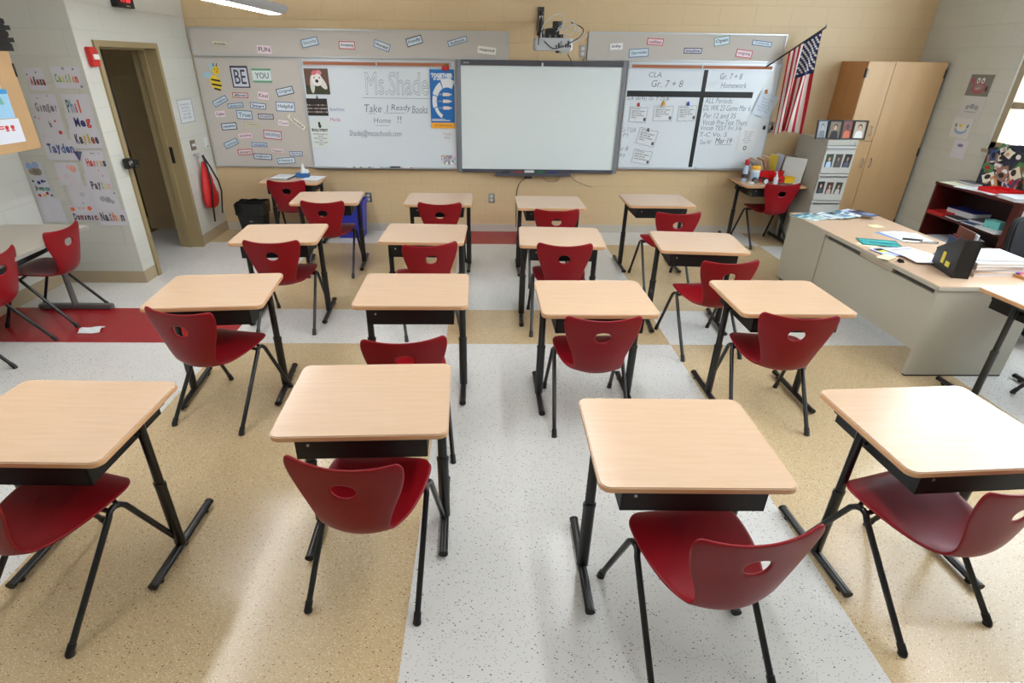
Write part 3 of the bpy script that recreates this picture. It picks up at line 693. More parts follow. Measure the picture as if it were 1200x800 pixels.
# --- papers and magnets on the whiteboards
def notecard(px, py, w, h, rot, lines, label, mag=None, desc=None):
    o, W, H = flat('note_page', label, 'note', 'back', px, py, w, h, rot, YB - .0185, 'note pages on the right whiteboard')
    n = 10; pts = []
    for i in range(n): pts.append((-W / 2 + W * i / n, -H / 2 + .006 * math.sin(i * 2.1)))
    for i in range(n): pts.append((W / 2 + .003 * math.sin(i * 3), -H / 2 + H * i / n))
    for i in range(n): pts.append((W / 2 - W * i / n, H / 2 + .006 * math.sin(i * 1.7)))
    for i in range(n): pts.append((-W / 2 - .003 * math.sin(i * 2.3), H / 2 - H * i / n))
    obj('page', MB().prism(pts, 0, .0015, cm((.86, .88, .90)), INK).mesh('page'), o)
    k = MB(); nl = lines
    for i, q in enumerate(pts):
        q2 = pts[(i + 1) % len(pts)]; k.tube([(q[0] * .95, q[1] * .95, .0018), (q2[0] * .95, q2[1] * .95, .0018)], .0014, INK, 4, caps=False)
    obj('border', k.mesh('border', fix=False), o)
    t_ = ['I.9.1 I can use', 'arguments to support', 'claims with clear', 'reasons and relevant', 'evidence.']
    obj('lettering', fit_text('\n'.join(t_[:nl]), W * .74, H * .66, INK, bold=.0006, align='LEFT'), o).location = (-.03 * W, .02, .002)
    obj('pencil_drawing', MB().disc(W * .38, -H * .28, .016, .022, .002, cm((.35, .35, .38)), 10).mesh('pencil_drawing', fix=False), o)
notecard(748, 134.5, 21, 18, -2, 5, 'note page under the red magnet on the right whiteboard')
notecard(777, 133, 23, 18, 0, 5, 'note page under the yellow magnet on the right whiteboard')
notecard(805, 133, 22, 18, 3, 5, 'note page under the blue magnet on the right whiteboard')
notecard(758, 161, 23, 19, -12, 5, 'tilted note page under the dark magnet on the right whiteboard')
notecard(752, 184, 22, 16, -9, 4, 'lowest note page on the right whiteboard')
def magnet(px, py, c, label, r=.016):
    p = at(px, py, y=YB - .022); o = thing('magnet', label, 'magnet', group='board magnets'); onwall(o, 'back', p)
    obj('base', MB().tube([(0, -.012, 0), (0, -.012, .012)], r, cm(c), 12).mesh('base', smooth=True), o)
    obj('knob', MB().tube([(0, .008, 0), (0, .008, .012)], r * .7, cm(c), 12).mesh('knob', smooth=True), o)
magnet(748.3, 122, (.72, .15, .2), 'red figure magnet over the first note page'); magnet(777.5, 120.5, (.90, .65, .2), 'yellow figure magnet over the second note page', .02)
magnet(806.5, 121, (.2, .2, .6), 'blue figure magnet over the third note page'); magnet(759.5, 151.5, (.2, .2, .25), 'dark magnet over the tilted note page', .012)
magnet(895.5, 149, (.2, .2, .22), 'left black clip magnet over the pinned list'); magnet(904.5, 149.5, (.2, .2, .22), 'right black clip magnet over the pinned list'); magnet(898, 107, (.80, .50, .25), 'wooden clip holding the tilted paper by the black tape', .018)
o, W, H = flat('paper_sheet', 'tilted white sheet hanging over the right whiteboard edge', 'paper', 'back', 896.5, 123.5, 23, 27, -16, YB - .030)
obj('page', MB().box(-W / 2, W / 2, -H / 2, H / 2, 0, .002, PAPERB).mesh('page'), o)
obj('lettering', fit_text('Name  Date\nperiod four\nreading log\nhomework due\nevery Friday', W * .7, H * .6, cm((.6, .62, .68))), o).location = (0, 0, .0022)
o, W, H = flat('paper_sheet', 'white list with a round emblem at the foot, lower right of the whiteboard', 'paper', 'back', 875, 164, 19, 28, -3, YB - .020)
obj('page', MB().box(-W / 2, W / 2, -H / 2, H / 2, 0, .002, PAPER).mesh('page'), o)
obj('lettering', fit_text('Class Rules\nBe ready\nBe kind\nBe safe\nWork hard\nListen', W * .55, H * .5, cm((.55, .57, .62))), o).location = (0, H * .12, .0022)
obj('emblem', MB().disc(0, -H * .33, .022, .026, .0022, cm((.25, .27, .3)), 14).disc(0, -H * .33, .012, .016, .0024, PAPER, 12).mesh('emblem', fix=False), o)

# left whiteboard pictures
o, W, H = flat('dog_photo', 'photo of a white bulldog with a pink bow on the left whiteboard', 'photo', 'back', 371.5, 95.5, 28, 30, 0, YB - .0185)
b = MB(); b.box(-W / 2, W / 2, -H / 2, H / 2, 0, .002, cm((.42, .30, .24))); 
z = .0023
b.poly([(-W / 2, -H / 2), (W / 2, -H / 2), (W / 2, -H * .1), (-W / 2, -H * .15)], z, cm((.24, .25, .16)))
b.disc(W * .18, 0, W * .13, H * .36, z + .0003, cm((.88, .86, .84)), 16, .6); b.disc(-W * .2, -H * .1, W * .10, H * .36, z + .0003, cm((.85, .83, .80)), 16, -.05)
b.disc(0, H * .08, W * .23, H * .26, z + .0006, cm((.93, .91, .89)), 18); b.disc(0, H * .02, W * .07, H * .07, z + .001, cm((.12, .1, .1)), 10)
b.disc(-W * .1, H * .15, W * .03, H * .03, z + .001, BK, 8); b.disc(W * .12, H * .15, W * .03, H * .03, z + .001, BK, 8)
b.disc(-W * .08, H * .34, W * .12, H * .09, z + .0012, cm((.85, .42, .48)), 12, .4); b.disc(W * .12, H * .36, W * .12, H * .08, z + .0012, cm((.85, .55, .58)), 12, -.4)
obj('print', b.mesh('print', fix=False), o)
o, W, H = flat('group_photo', 'dark group photo below the dog photo on the left whiteboard', 'photo', 'back', 371.5, 125.5, 25, 20, 0, YB - .0185)
b = MB(); b.box(-W / 2, W / 2, -H / 2, H / 2, 0, .002, cm((.17, .14, .14)))
for r_ in range(3):
    for k_ in range(11):
        b.disc(-W * .43 + W * .086 * k_ + .004 * random.random(), -H * .28 + r_ * H * .2, .0075, .0095, .0022, cm(random.choice([(.62, .52, .46), (.75, .7, .66), (.5, .42, .4), (.8, .78, .76)])), 8)
obj('print', b.mesh('print', fix=False), o)
magnet(371.5, 113.5, (.2, .2, .22), 'small dark magnet over the group photo', .010)
o, W, H = flat('flyer', 'white flyer headed BULLYFEST with a dark figure on the left whiteboard', 'flyer', 'back', 375.5, 157, 22, 33, -1, YB - .0185)
obj('page', MB().box(-W / 2, W / 2, -H / 2, H / 2, 0, .002, cm((.86, .89, .88))).mesh('page'), o)
obj('heading', fit_text('BULLYFEST', W * .85, .03, INK, bold=.001), o).location = (0, H * .14, .0022)
obj('lettering', fit_text('the final weeks of\nschool\nget your tickets\nnow\nwear your spirit\nshirts', W * .75, H * .42, cm((.3, .3, .33)), bold=.0005), o).location = (.0, -H * .18, .0022)
obj('figure', MB().disc(0, H * .37, .014, .02, .0022, cm((.12, .2, .16)), 10).disc(.005, H * .28, .018, .022, .0022, cm((.15, .25, .2)), 10).mesh('figure', fix=False), o)
o, W, H = flat('poster', 'blue TOGETHER poster with a white arc of steps and orange foot', 'poster', 'back', 518.5, 116.5, 28, 69, 0, YB - .028)
PB = cm((.10, .42, .70))
b = MB(); b.box(-W / 2, W / 2, -H / 2 + H * .1, H / 2, 0, .003, PB); b.box(-W / 2, W / 2, -H / 2, -H / 2 + H * .1, 0, .003, cm((.95, .68, .20)))
obj('sheet', b.mesh('sheet', fix=False), o)
obj('lettering', fit_text('TOGETHER', W * .9, H * .075, PAPER, bold=.003), o).location = (0, H * .40, .0034)
obj('lettering', fit_text('BY GIVING CHEER', W * .75, H * .04, PAPER, bold=.0015), o).location = (W * .03, H * .34, .0034)
b = MB()
def arc(a0, a1, r0_, r1_, cx=.20, cy=-.03, yr=1.25):
    pts = [(W * cx + r1_ * W * math.cos(R(a)), H * cy + r1_ * W * yr * math.sin(R(a))) for a in np.linspace(a0, a1, 8)] + [(W * cx + r0_ * W * math.cos(R(a)), H * cy + r0_ * W * yr * math.sin(R(a))) for a in np.linspace(a1, a0, 8)]
    b.poly(pts, .0034, PAPER)
arc(62, 112, .42, .68); arc(116, 160, .42, .64); arc(163, 200, .44, .62); arc(203, 245, .46, .58)
for k_ in range(3):
    yy = H * (.085 - .115 * k_); b.poly([(W * .02, yy + .018), (W * .25, yy + .018), (W * .42, yy), (W * .25, yy - .018), (W * .02, yy - .018)], .0034, cm((.90, .84, .80))); b.poly([(-W * .18, yy + .008), (W * .0, yy + .008), (W * .0, yy - .008), (-W * .18, yy - .008)], .0034, cm((.50, .60, .68)))
b.box(-W * .46, W * .3, -H * .37, -H * .355, .003, .0034, PAPER); b.box(-W * .46, W * .1, -H * .345, -H * .335, .003, .0034, PAPER)
obj('graphic', b.mesh('graphic', fix=False), o)
obj('lettering', fit_text('LET IT SHINE TOGETHER', W * .75, .012, cm((.5, .35, .15)), bold=.0005), o).location = (0, -H * .45, .0034)
o = thing('apple_clip', 'red apple clip with a green leaf holding the blue poster', 'clip'); onwall(o, 'back', at(522, 79.5, y=YB - .035))
obj('apple', MB().lathe([(.005, -.03), (.035, -.026), (.045, 0), (.035, .026), (.008, .03)], (0, 0, 0), cm((.72, .13, .12)), 14).mesh('apple', smooth=True), o)
for v in o.children[0].data.vertices: v.co = Vector((v.co.x, v.co.z, v.co.y * .3))
obj('leaf', MB().disc(.012, .034, .02, .009, .015, cm((.2, .45, .2)), 10, .5).mesh('leaf', fix=False), o)
o, W, H = flat('photo_print', 'small blue group photo in the lower right corner of the left whiteboard', 'photo', 'back', 525.5, 187.5, 17, 11.5, 0, YB - .0195)
obj('print', MB().box(-W / 2, W / 2, -H / 2, H / 2, 0, .002, collage_mat('blue_photo_print', 28, .35)).mesh('print'), o)
obj('border', MB().box(-W / 2 - .004, W / 2 + .004, -H / 2 - .004, -H / 2, 0, .002, PAPER).box(-W / 2 - .004, W / 2 + .004, H / 2, H / 2 + .004, 0, .002, PAPER).mesh('border', fix=False), o)
# markers and eraser on the tray
def marker(px, c, zz, lab, w=.11):
    p = at(px, 193, y=YB - .05); o = thing('marker', lab, 'marker', (p.x, YB - .045, zz), 0, 'markers on the board trays')
    obj('barrel', MB().tube([(-w / 2, 0, .009), (w / 2 - .03, 0, .009)], .0085, WHITEP, 8).mesh('barrel', smooth=True), o)
    obj('cap', MB().tube([(w / 2 - .03, 0, .009), (w / 2, 0, .009)], .0092, cm(c), 8).mesh('cap', smooth=True), o)
for px, c, nm in ((411, (.1, .1, .1), 'black-capped marker at the left end of the left tray'), (419, (.15, .15, .2), 'dark-capped marker, second on the left tray'), (429, (.1, .1, .1), 'black-capped marker left of the tray middle'), (443, (.5, .5, .55), 'grey-capped marker at the middle of the left tray'), (478, (.6, .15, .15), 'red-capped marker right of the black eraser')):
    marker(px, c, .80, nm)
marker(812, (.4, .3, .6), .83, 'purple-capped marker on the right whiteboard tray')
p = at(463, 193, y=YB - .05)
o = thing('board_eraser', 'black felt eraser on the left whiteboard tray', 'eraser', (p.x, YB - .045, .80))
obj('felt', MB().box(-.065, .065, -.02, .02, 0, .012, BLACKBOX).mesh('felt'), o); obj('handle', MB().box(-.065, .065, -.018, .018, .012, .026, BLACKP).mesh('handle', bevel=.004), o)

# outlets and switches
def plate(px, py, wall, label, kind='outlet', k=None):
    P = at(px, py, **({'back': {'y': YB - .001}, 'left': {'x': XL + .001}}[wall] if k is None else k))
    o = thing('wall_outlet' if kind == 'outlet' else 'light_switch', label, kind, group='steel wall plates'); onwall(o, wall, P)
    obj('cover_plate', MB().box(-.04, .04, -.062, .062, 0, .006, CHROME).mesh('cover_plate', bevel=.002), o)
    if kind == 'outlet':
        for s in (-1, 1): obj('socket', MB().rrect(-.017, .017, s * .026 - .016, s * .026 + .016, .008, .006, .010, WHITEP).mesh('socket'), o)
    else: obj('toggle', MB().box(-.012, .012, -.02, .02, .006, .014, WHITEP).mesh('toggle'), o)
    return o
plate(576, 232, 'back', 'steel wall outlet low on the tan wall between the front desks')
plate(432, 231, 'back', 'steel wall outlet above the blue recycling bin')
plate(901.5, 149, 'back', 'steel switch plate right of the homework whiteboard', 'switch')
plate(683, 60, 'back', 'steel outlet by the projector above the interactive board')
bpy.data.objects['light_switch'].location = at(902, 149, y=YB - .001)

# ================================================================== PROJECTOR
pr = thing('projector', 'silver projector with tangled cables hanging from a black arm above the board', 'projector', (.71, 6.72, 2.115))
SIL = mat('silver_plastic', (.72, .73, .75), .35, .4)
b = MB(); b.rrect(-.20, .20, -.15, .15, .03, 0, .115, SIL)
bd = obj('body', b.mesh('body', bevel=.01), pr)
b = MB()
for k_ in range(7): b.box(.02 + k_ * .024, .036 + k_ * .024, -.153, -.150, .03, .03 + .02 + .02 * (k_ % 3), cm(random.choice([(.1, .1, .12), (.25, .3, .5), (.15, .15, .17), (.5, .5, .5)])))
obj('ports', b.mesh('ports', fix=False), bd)
obj('lens', MB().tube([(-.02, .15, .05), (-.02, .17, .05)], .045, BLACKBOX, 16).mesh('lens', smooth=True), bd)
obj('foot', MB().tube([(.05, -.08, -.02), (.05, -.08, 0)], .02, BLACKP, 10).mesh('foot'), bd)
obj('sensor_box', MB().box(.08, .17, -.14, -.06, -.03, 0, GREYM).mesh('sensor_box', bevel=.004), bd)
b = MB(); b.box(-.12, .10, -.08, .10, .115, .15, BLACKP); b.box(-.08, .06, -.05, .07, .15, .20, BLACKP)
for k_ in range(4): b.tube([(-.10 + k_ * .06, -.085, .12), (-.10 + k_ * .06, -.085, .145)], .010, GREYD, 8)
b.tube([(0.04, 0, .2), (.04, .0, .27)], .05, BLACKM, 14)
obj('mount', b.mesh('mount', smooth=True), pr)
b = MB(); b.tube([(-.13, .02, .16), (-.13, .25, .21), (-.10, .58, .30)], .03, BLACKM, 12); b.box(-.12, -.05, .585, .607, .16, .44, BLACKM)
b.tube([(-.13, .02, .12), (-.125, .1, .36)], .033, BLACKM, 12, .021)
ar = obj('arm', b.mesh('arm', smooth=True), pr)
obj('arm_label', MB().box(-.145, -.108, .052, .056, .26, .32, WHITEP).mesh('arm_label'), ar)
def loop(pts, r, mt):
    P = [Vector(p) for p in pts]; path = []
    for i in range(len(P) - 1):
        p0 = P[max(0, i - 1)]; p1 = P[i]; p2 = P[i + 1]; p3 = P[min(len(P) - 1, i + 2)]
        for k in range(7):
            u = k / 7; path.append(.5 * ((2 * p1) + (p2 - p0) * u + (2 * p0 - 5 * p1 + 4 * p2 - p3) * u * u + (3 * p1 - p0 - 3 * p2 + p3) * u ** 3))
    path.append(P[-1]); return MB().tube(path, r, mt, 6)
LG = cm((.75, .76, .76)); 
for pts, mt in (([(-.06, -.14, .06), (-.14, -.2, .12), (-.1, -.14, .25), (.04, -.1, .33), (.1, -.08, .24), (.02, -.1, .17)], LG), ([(.08, -.1, .16), (.2, -.12, .24), (.28, -.06, .16), (.2, -.16, .08), (.1, -.15, .06)], LG),
                ([(.04, -.08, .2), (.16, -.1, .28), (.22, -.1, .2), (.14, -.12, .14), (.08, -.1, .2), (.18, -.12, .23)], LG), ([(.12, -.16, .05), (.25, -.18, .12), (.3, -.1, .2), (.18, -.04, .26)], BLACKP),
                ([(-.16, -.15, .05), (-.15, -.2, .16), (-.03, -.12, .2), (.05, -.1, .16)], BLACKP), ([(-.12, -.16, .1), (-.02, -.22, .02), (.1, -.16, .04)], BLACKP), ([(.14, -.16, .06), (.34, -.12, .14), (.16, -.08, .2)], LG)):
    obj('signal_cable', loop(pts, .005, mt).mesh('signal_cable', smooth=True), bd)
cable('black_cable', 'black cord from the projector to the steel outlet beside it', [(.84, 6.60, 2.12), (.98, 6.95, 2.0), (1.10, 7.25, 1.99), (1.155, YB - .016, 2.06)], .005, BLACKP)

# ================================================================== FLAG
fl = thing('flag', 'American flag on an angled black pole above the supplies desk', 'flag')
A = at(895, 79, y=YB - .03); Bp = at(968, 32, y=YB - .30)
A = Vector((A.x + .02, YB - .03, A.z))
b = MB(); b.tube([A, Bp], .009, BLACKM, 8); b.lathe([(.003, 0), (.012, .01), (.003, .03)], tuple(Bp), CHROME, 8)
pole = obj('pole', b.mesh('pole', smooth=True), fl)
obj('pole_bracket', MB().tube([A + Vector((0, .028, -.01)), A + Vector((0, 0, 0))], .022, ALU, 10).box(A.x - .06, A.x + .0, YB - .03, YB - .001, A.z - .015, A.z + .015, ALU).mesh('pole_bracket', fix=False), fl)
def flag_pt(u, v, off=0.):
    """u along the pole 0 (low, left) .. 1 (tip), v down the hanging cloth"""
    uu = .40 + .55 * u
    p = A.lerp(Bp, uu)
    L = .89 + .19 * u - .04 * math.sin(PI * u)
    dx = (.03 - .01 * u - .10 * math.sin(PI * u) ** 2 * u) * v ** 1.2
    fold = .030 * math.sin(u * 15 + 1.5 * v) * min(1, v * 2.2) + .015 * math.sin(u * 31) * v
    dxx = .022 * math.sin(u * 13 + 2.5 * v) * v
    return Vector((p.x + dx + dxx, p.y + fold - .03 * v - off, p.z - L * v))
FRd, FWh, FBl = cm((.70, .10, .16), .8), cm((.90, .88, .86), .8), cm((.12, .14, .32), .8)
b = MB(); NU, NV = 78, 40
vs = [flag_pt(i / NU, j / NV) for j in range(NV + 1) for i in range(NU + 1)]
fs = {FRd: [], FWh: [], FBl: []}
for j in range(NV):
    for i in range(NU):
        st = int(i / NU * 13); blue = i >= NU * 6 / 13 and j < NV * .40
        fs[FBl if blue else (FRd if st % 2 == 0 else FWh)].append((j * (NU + 1) + i, j * (NU + 1) + i + 1, (j + 1) * (NU + 1) + i + 1, (j + 1) * (NU + 1) + i))
for k_, f_ in fs.items(): b.add(vs, f_, k_)
cl = obj('cloth', b.mesh('cloth', smooth=True), fl)
b = MB(); LU = .55 * (Bp - A).length; PD = (Bp - A).normalized(); PH = math.hypot(PD.x, PD.y); PZ = PD.z
for r_ in range(9):
    for c_i in range(6 if r_ % 2 == 0 else 5):
        v0 = .04 + (c_i + (0 if r_ % 2 == 0 else .5)) * .062; u0 = 6 / 13 + .035 + r_ * .057
        pts = []
        for k_ in range(10):
            a = 2 * PI * k_ / 10 + .3; rr = .017 if k_ % 2 == 0 else .007
            sa, sb_ = rr * math.cos(a), rr * math.sin(a); pts.append(flag_pt(u0 + sa / (LU * PH), v0 + (sa * PZ / PH - sb_) / 1.0, .004))
        b.add(pts, [list(range(10))], FWh)
obj('stars', b.mesh('stars', fix=False), cl)

# ================================================================== TALL CABINET
tc_ = thing('tall_cabinet', 'tall maple storage cabinet in the corner by the window wall', 'cabinet', (4.515, 7.06, 0))
x0, x1, y0, y1, H_ = -.31, .575, -.26, .268, 2.06
b = MB(); b.box(x0, x1, y0 + .02, y1, .08, H_, CABS); b.box(x0 + .03, x1 - .03, y0 + .06, y1, 0, .08, GREYD)
obj('carcass', b.mesh('carcass', fix=False), tc_)
xm = -.01
dl = obj('door', MB().box(x0, xm - .002, y0, y0 + .018, 1.245, H_ - .002, CABW).mesh('door', bevel=.002), tc_)
hm = CHROME
def pull(par, x, z, L=.10):
    obj('handle', MB().tube([(x, y0, z), (x, y0 - .028, z + .01), (x, y0 - .028, z + L - .01), (x, y0, z + L)], .005, hm, 8).mesh('handle', smooth=True), par)
pull(dl, xm - .06, 1.30)
d2 = obj('door', MB().box(x0, xm - .002, y0, y0 + .018, .09, 1.238, CABW).mesh('door', bevel=.002), tc_); pull(d2, xm - .05, .95)
d3 = obj('door', MB().box(xm + .002, x1, y0, y0 + .018, .09, H_ - .002, CABW).mesh('door', bevel=.002), tc_); pull(d3, xm + .05, .95)
for (hx, hz) in ((x1 - .004, 1.9), (x1 - .004, 1.08), (x1 - .004, .25), (x0 + .004, 1.9)):
    obj('hinge', MB().box(hx - .006, hx + .008, y0 - .004, y0 + .03, hz, hz + .09, BLACKM).mesh('hinge'), tc_)

# ================================================================== FILING CABINET
fc = thing('filing_cabinet', 'grey steel filing cabinet with photos on its drawers and frames on top', 'filing cabinet', (4.025, 6.87, 0), 0)
fH = 1.275
FX0, FX1, FY0, FY1 = -.175, .175, -.31, .33
b = MB(); b.box(FX0, FX1, FY0 + .02, FY1, .03, fH, GREYM); b.box(FX0 + .02, FX1 - .02, FY0 + .05, FY1, 0, .03, GREYD)
obj('body', b.mesh('body', fix=False), fc)
obj('top_rail', MB().box(FX0, FX1, FY0, FY0 + .02, fH - .055, fH, GREYM).mesh('top_rail', bevel=.003), fc)
obj('lock', MB().tube([(FX1 - .04, FY0 - .004, fH - .03), (FX1 - .04, FY0, fH - .03)], .008, CHROME, 10).mesh('lock'), fc)
for k_ in range(4):
    z1 = fH - .065 - k_ * .305; z0 = z1 - .295
    dw = obj('drawer', MB().box(FX0 + .004, FX1 - .004, FY0, FY0 + .02, z0, z1, mat('light_grey_steel', (.74, .735, .71), .4)).mesh('drawer', bevel=.004), fc)
    obj('drawer_pull', MB().box(FX0 + .02, FX1 - .02, FY0 - .012, FY0, z1 - .03, z1 - .018, CHROME).mesh('drawer_pull'), dw)
def portrait(b, cx, cy, w, h, bg, hair, skin, shirt, z=.0):
    b.box(cx - w / 2, cx + w / 2, cy - h / 2, cy + h / 2, z, z + .001, cm(bg))
    b.poly([(cx - w * .36, cy - h * .5), (cx + w * .36, cy - h * .5), (cx + w * .28, cy - h * .12), (cx + w * .08, cy - h * .05), (cx - w * .08, cy - h * .05), (cx - w * .28, cy - h * .12)], z + .0014, cm(shirt))
    b.disc(cx, cy + h * .17, w * .19, h * .19, z + .0017, cm(hair), 14); b.disc(cx, cy + h * .12, w * .145, h * .155, z + .002, cm(skin), 14)
cols = [((.22, .3, .22), (.25, .2, .15), (.75, .6, .5), (.72, .80, .90)), ((.3, .28, .26), (.15, .12, .1), (.6, .5, .42), (.35, .33, .33)), ((.16, .17, .17), (.3, .22, .16), (.62, .5, .42), (.36, .36, .42)),
        ((.12, .12, .13), (.3, .2, .15), (.8, .66, .58), (.3, .3, .35)), ((.30, .2, .17), (.2, .14, .1), (.78, .62, .55), (.74, .66, .62)), ((.2, .24, .17), (.3, .2, .14), (.76, .6, .52), (.76, .72, .72))]
FCX, FCY = 4.025, 6.87
posn = [(-.115, .0), (-.005, .0), (.105, .0)]
for r_ in range(2):
    for k_ in range(3):
        w_, h_ = (.084, .145) if r_ == 0 else (.078, .135)
        xx = -.105 + k_ * .104 + (-.012 if r_ else 0); zz = fH - .065 - r_ * .305 - .155 + (.008 if k_ == 0 and r_ else 0)
        o = thing('photo_print', '%s photo print stuck on the %s drawer of the filing cabinet' % (('left', 'middle', 'right')[k_], ('top', 'second')[r_]), 'photo', group='photo prints on the filing cabinet')
        onwall(o, 'back', (FCX + xx, FCY + FY0 - .001, zz), R((2, 0, -3)[k_]))
        b = MB(); portrait(b, 0, 0, w_, h_, *cols[r_ * 3 + k_]); obj('print', b.mesh('print', fix=False), o)
# four hinged frames on top
ffr = [(-.21, .17, 10, (.55, .57, .58), (.3, .3, .3), (.65, .6, .58), (.4, .42, .44)), (-.075, .165, -14, (.50, .46, .40), (.25, .15, .1), (.78, .62, .54), (.12, .13, .17)), (.075, .165, 8, (.48, .2, .12), (.1, .08, .08), (.2, .17, .16), (.75, .38, .22)), (.205, .165, -14, (.72, .66, .58), (.2, .14, .1), (.78, .63, .54), (.88, .87, .86))]
for i, (xx, w_, an, bg, hr, sk, sh) in enumerate(ffr):
    o = thing('framed_photo', 'black photo frame on the filing cabinet, %s of four' % ('leftmost', 'second from left', 'second from right', 'rightmost')[i], 'photo frame', group='black frames on the filing cabinet')
    M = Matrix.Translation((FCX + xx - .01, FCY - .22 + (.0, -.012, -.0, -.012)[i], fH)) @ Matrix.Rotation(R(an), 4, 'Z') @ Matrix.Rotation(R(-8), 4, 'X') @ FR['back'].to_4x4()
    o.matrix_world = M; h_ = .20; w_ = .145; e = .014
    b = MB(); b.box(-w_ / 2, -w_ / 2 + e, 0, h_, 0, .014, BLACKP).box(w_ / 2 - e, w_ / 2, 0, h_, 0, .014, BLACKP).box(-w_ / 2 + e, w_ / 2 - e, 0, e, 0, .014, BLACKP).box(-w_ / 2 + e, w_ / 2 - e, h_ - e, h_, 0, .014, BLACKP).box(-w_ / 2, w_ / 2, 0, h_, -.004, .002, BLACKP)
    obj('frame', b.mesh('frame', fix=False), o)
    b = MB(); portrait(b, 0, h_ / 2, w_ - 2 * e, h_ - 2 * e, bg, hr, sk, sh, .003); obj('picture', b.mesh('picture', fix=False), o)

# ================================================================== TEACHER DESK
DSK = mat('beige_desk_panel', (.735, .72, .67), .5, noise=.03, nscale=60)
DTOP = wood_mat('teacher_desk_laminate', (.79, .675, .57), (.775, .655, .55), (20, 2, 2), .33)
DX0, DX1, DY0, DY1, DH = 3.07, 3.90, 3.475, 5.56, .70
td = thing('teacher_desk', 'long beige teacher desk with wood-look top covered in papers', 'desk', (0, 0, 0))
obj('desktop', MB().box(DX0, DX1, DY0, DY1, DH - .028, DH, DTOP).mesh('desktop', bevel=.003), td)
obj('edge_trim', MB().box(DX0 - .003, DX0, DY0, DY1, DH - .03, DH - .004, DSK).box(DX0, DX1, DY0 - .003, DY0, DH - .03, DH - .004, DSK).mesh('edge_trim', fix=False), td)
obj('end_panel', MB().box(DX0 + .012, DX1 - .10, DY0 + .012, DY0 + .04, .012, DH - .03, DSK).mesh('end_panel'), td)
b = MB(); b.box(DX0 + .012, DX1 - .10, 4.90, DY1 - .02, .05, DH - .03, DSK); b.box(DX0 + .05, DX1 - .12, 4.93, DY1 - .04, 0, .05, GREYD)
pd = obj('pedestal', b.mesh('pedestal', fix=False), td)
for k_ in range(3):
    obj('drawer', MB().box(DX1 - .10, DX1 - .08, 4.91, DY1 - .03, .06 + k_ * .2, .25 + k_ * .2, DSK).mesh('drawer', bevel=.003), pd)
obj('modesty_panel', MB().box(DX0 + .022, DX0 + .04, DY0 + .04, 4.895, .20, DH - .072, DSK).mesh('modesty_panel'), td)
obj('drawer_front', MB().box(DX0 + .004, DX0 + .030, 3.95, 4.35, DH - .062, DH - .028, mat('beige_lip', (.70, .65, .57), .5)).mesh('drawer_front'), td)
obj('inner_rail', MB().box(DX0 + .05, DX0 + .07, DY0 + .04, 4.895, DH - .12, DH - .03, GREYD).mesh('inner_rail'), td)
obj('foot_strip', MB().box(DX0 + .015, DX1 - .10, DY0 + .012, DY0 + .04, 0, .012, BLACKP).mesh('foot_strip'), td)

# --- flat sheets and booklets lying on surfaces
def sheet(name, label, cat, px, py, z, w, l, rot, c, th=.003, deco=None, group=None, dz=0.):
    p = at(px, py, z=z)
    o = thing(name, label, cat, (p.x, p.y, z + dz), R(rot), group)
    obj('page', MB().box(-w / 2, w / 2, -l / 2, l / 2, 0, th, cm(c) if isinstance(c, tuple) else c).mesh('page'), o)
    if deco:
        b = MB()
        for (x0, x1, y0, y1, cc) in deco: b.add([(x0 * w, y0 * l, th + .0005), (x1 * w, y0 * l, th + .0005), (x1 * w, y1 * l, th + .0005), (x0 * w, y1 * l, th + .0005)], [(0, 1, 2, 3)], cm(cc))
        obj('print', b.mesh('print', fix=False), o)
    return o
TXT = [(-.4, .4, .30, .34, (.45, .5, .6)), (-.4, .3, .2, .22, (.6, .62, .68)), (-.4, .4, .1, .12, (.6, .62, .68)), (-.4, .35, 0, .02, (.6, .62, .68)), (-.4, .4, -.1, -.08, (.6, .62, .68)), (-.4, .2, -.2, -.18, (.6, .62, .68))]
BLU = [(-.5, .5, .25, .5, (.20, .45, .55)), (-.4, .4, -.05, .15, (.30, .55, .62)), (-.4, .3, -.3, -.25, (.4, .45, .55))]
DRK = [(-.45, .45, .1, .45, (.16, .20, .28)), (-.3, .45, -.35, .0, (.45, .55, .68))]
G1 = 'booklets fanned out at the far end of the teacher desk'
fan = [(945, 255, 35, (.80, .88, .88), BLU, 'pale teal booklet, leftmost in the fan on the teacher desk'), (955, 254, 30, (.72, .84, .84), BLU, 'teal-striped booklet, second from left in the fan'),
       (966, 254, 25, (.84, .87, .88), DRK, 'dark-covered booklet, third from left in the fan'), (974, 254, 40, (.84, .88, .9), TXT, 'white booklet in the middle of the fan'),
       (983, 254, 30, (.65, .78, .80), DRK, 'teal and navy booklet right of the fan middle'), (993, 253, 45, (.88, .90, .92), BLU, 'white and blue booklet, third from right in the fan'),
       (1002, 252, 30, (.80, .82, .92), TXT, 'lilac printed booklet, second from right in the fan'), (1011, 254, 20, (.30, .32, .46), DRK, 'navy booklet, rightmost in the fan on the teacher desk')]
for i, (px, py, rt, c, dc, lb) in enumerate(fan):
    sheet('booklet', lb, 'booklet', px, py, DH, .14, .24, rt, c, .004, dc, G1, dz=.0045 * i)
sheet('sticky_note', 'pale yellow sticky note behind the middle of the teacher desk', 'note', 1026, 265, DH, .11, .09, 10, (.92, .90, .72), .002)
P1 = at(1054, 277, z=DH)
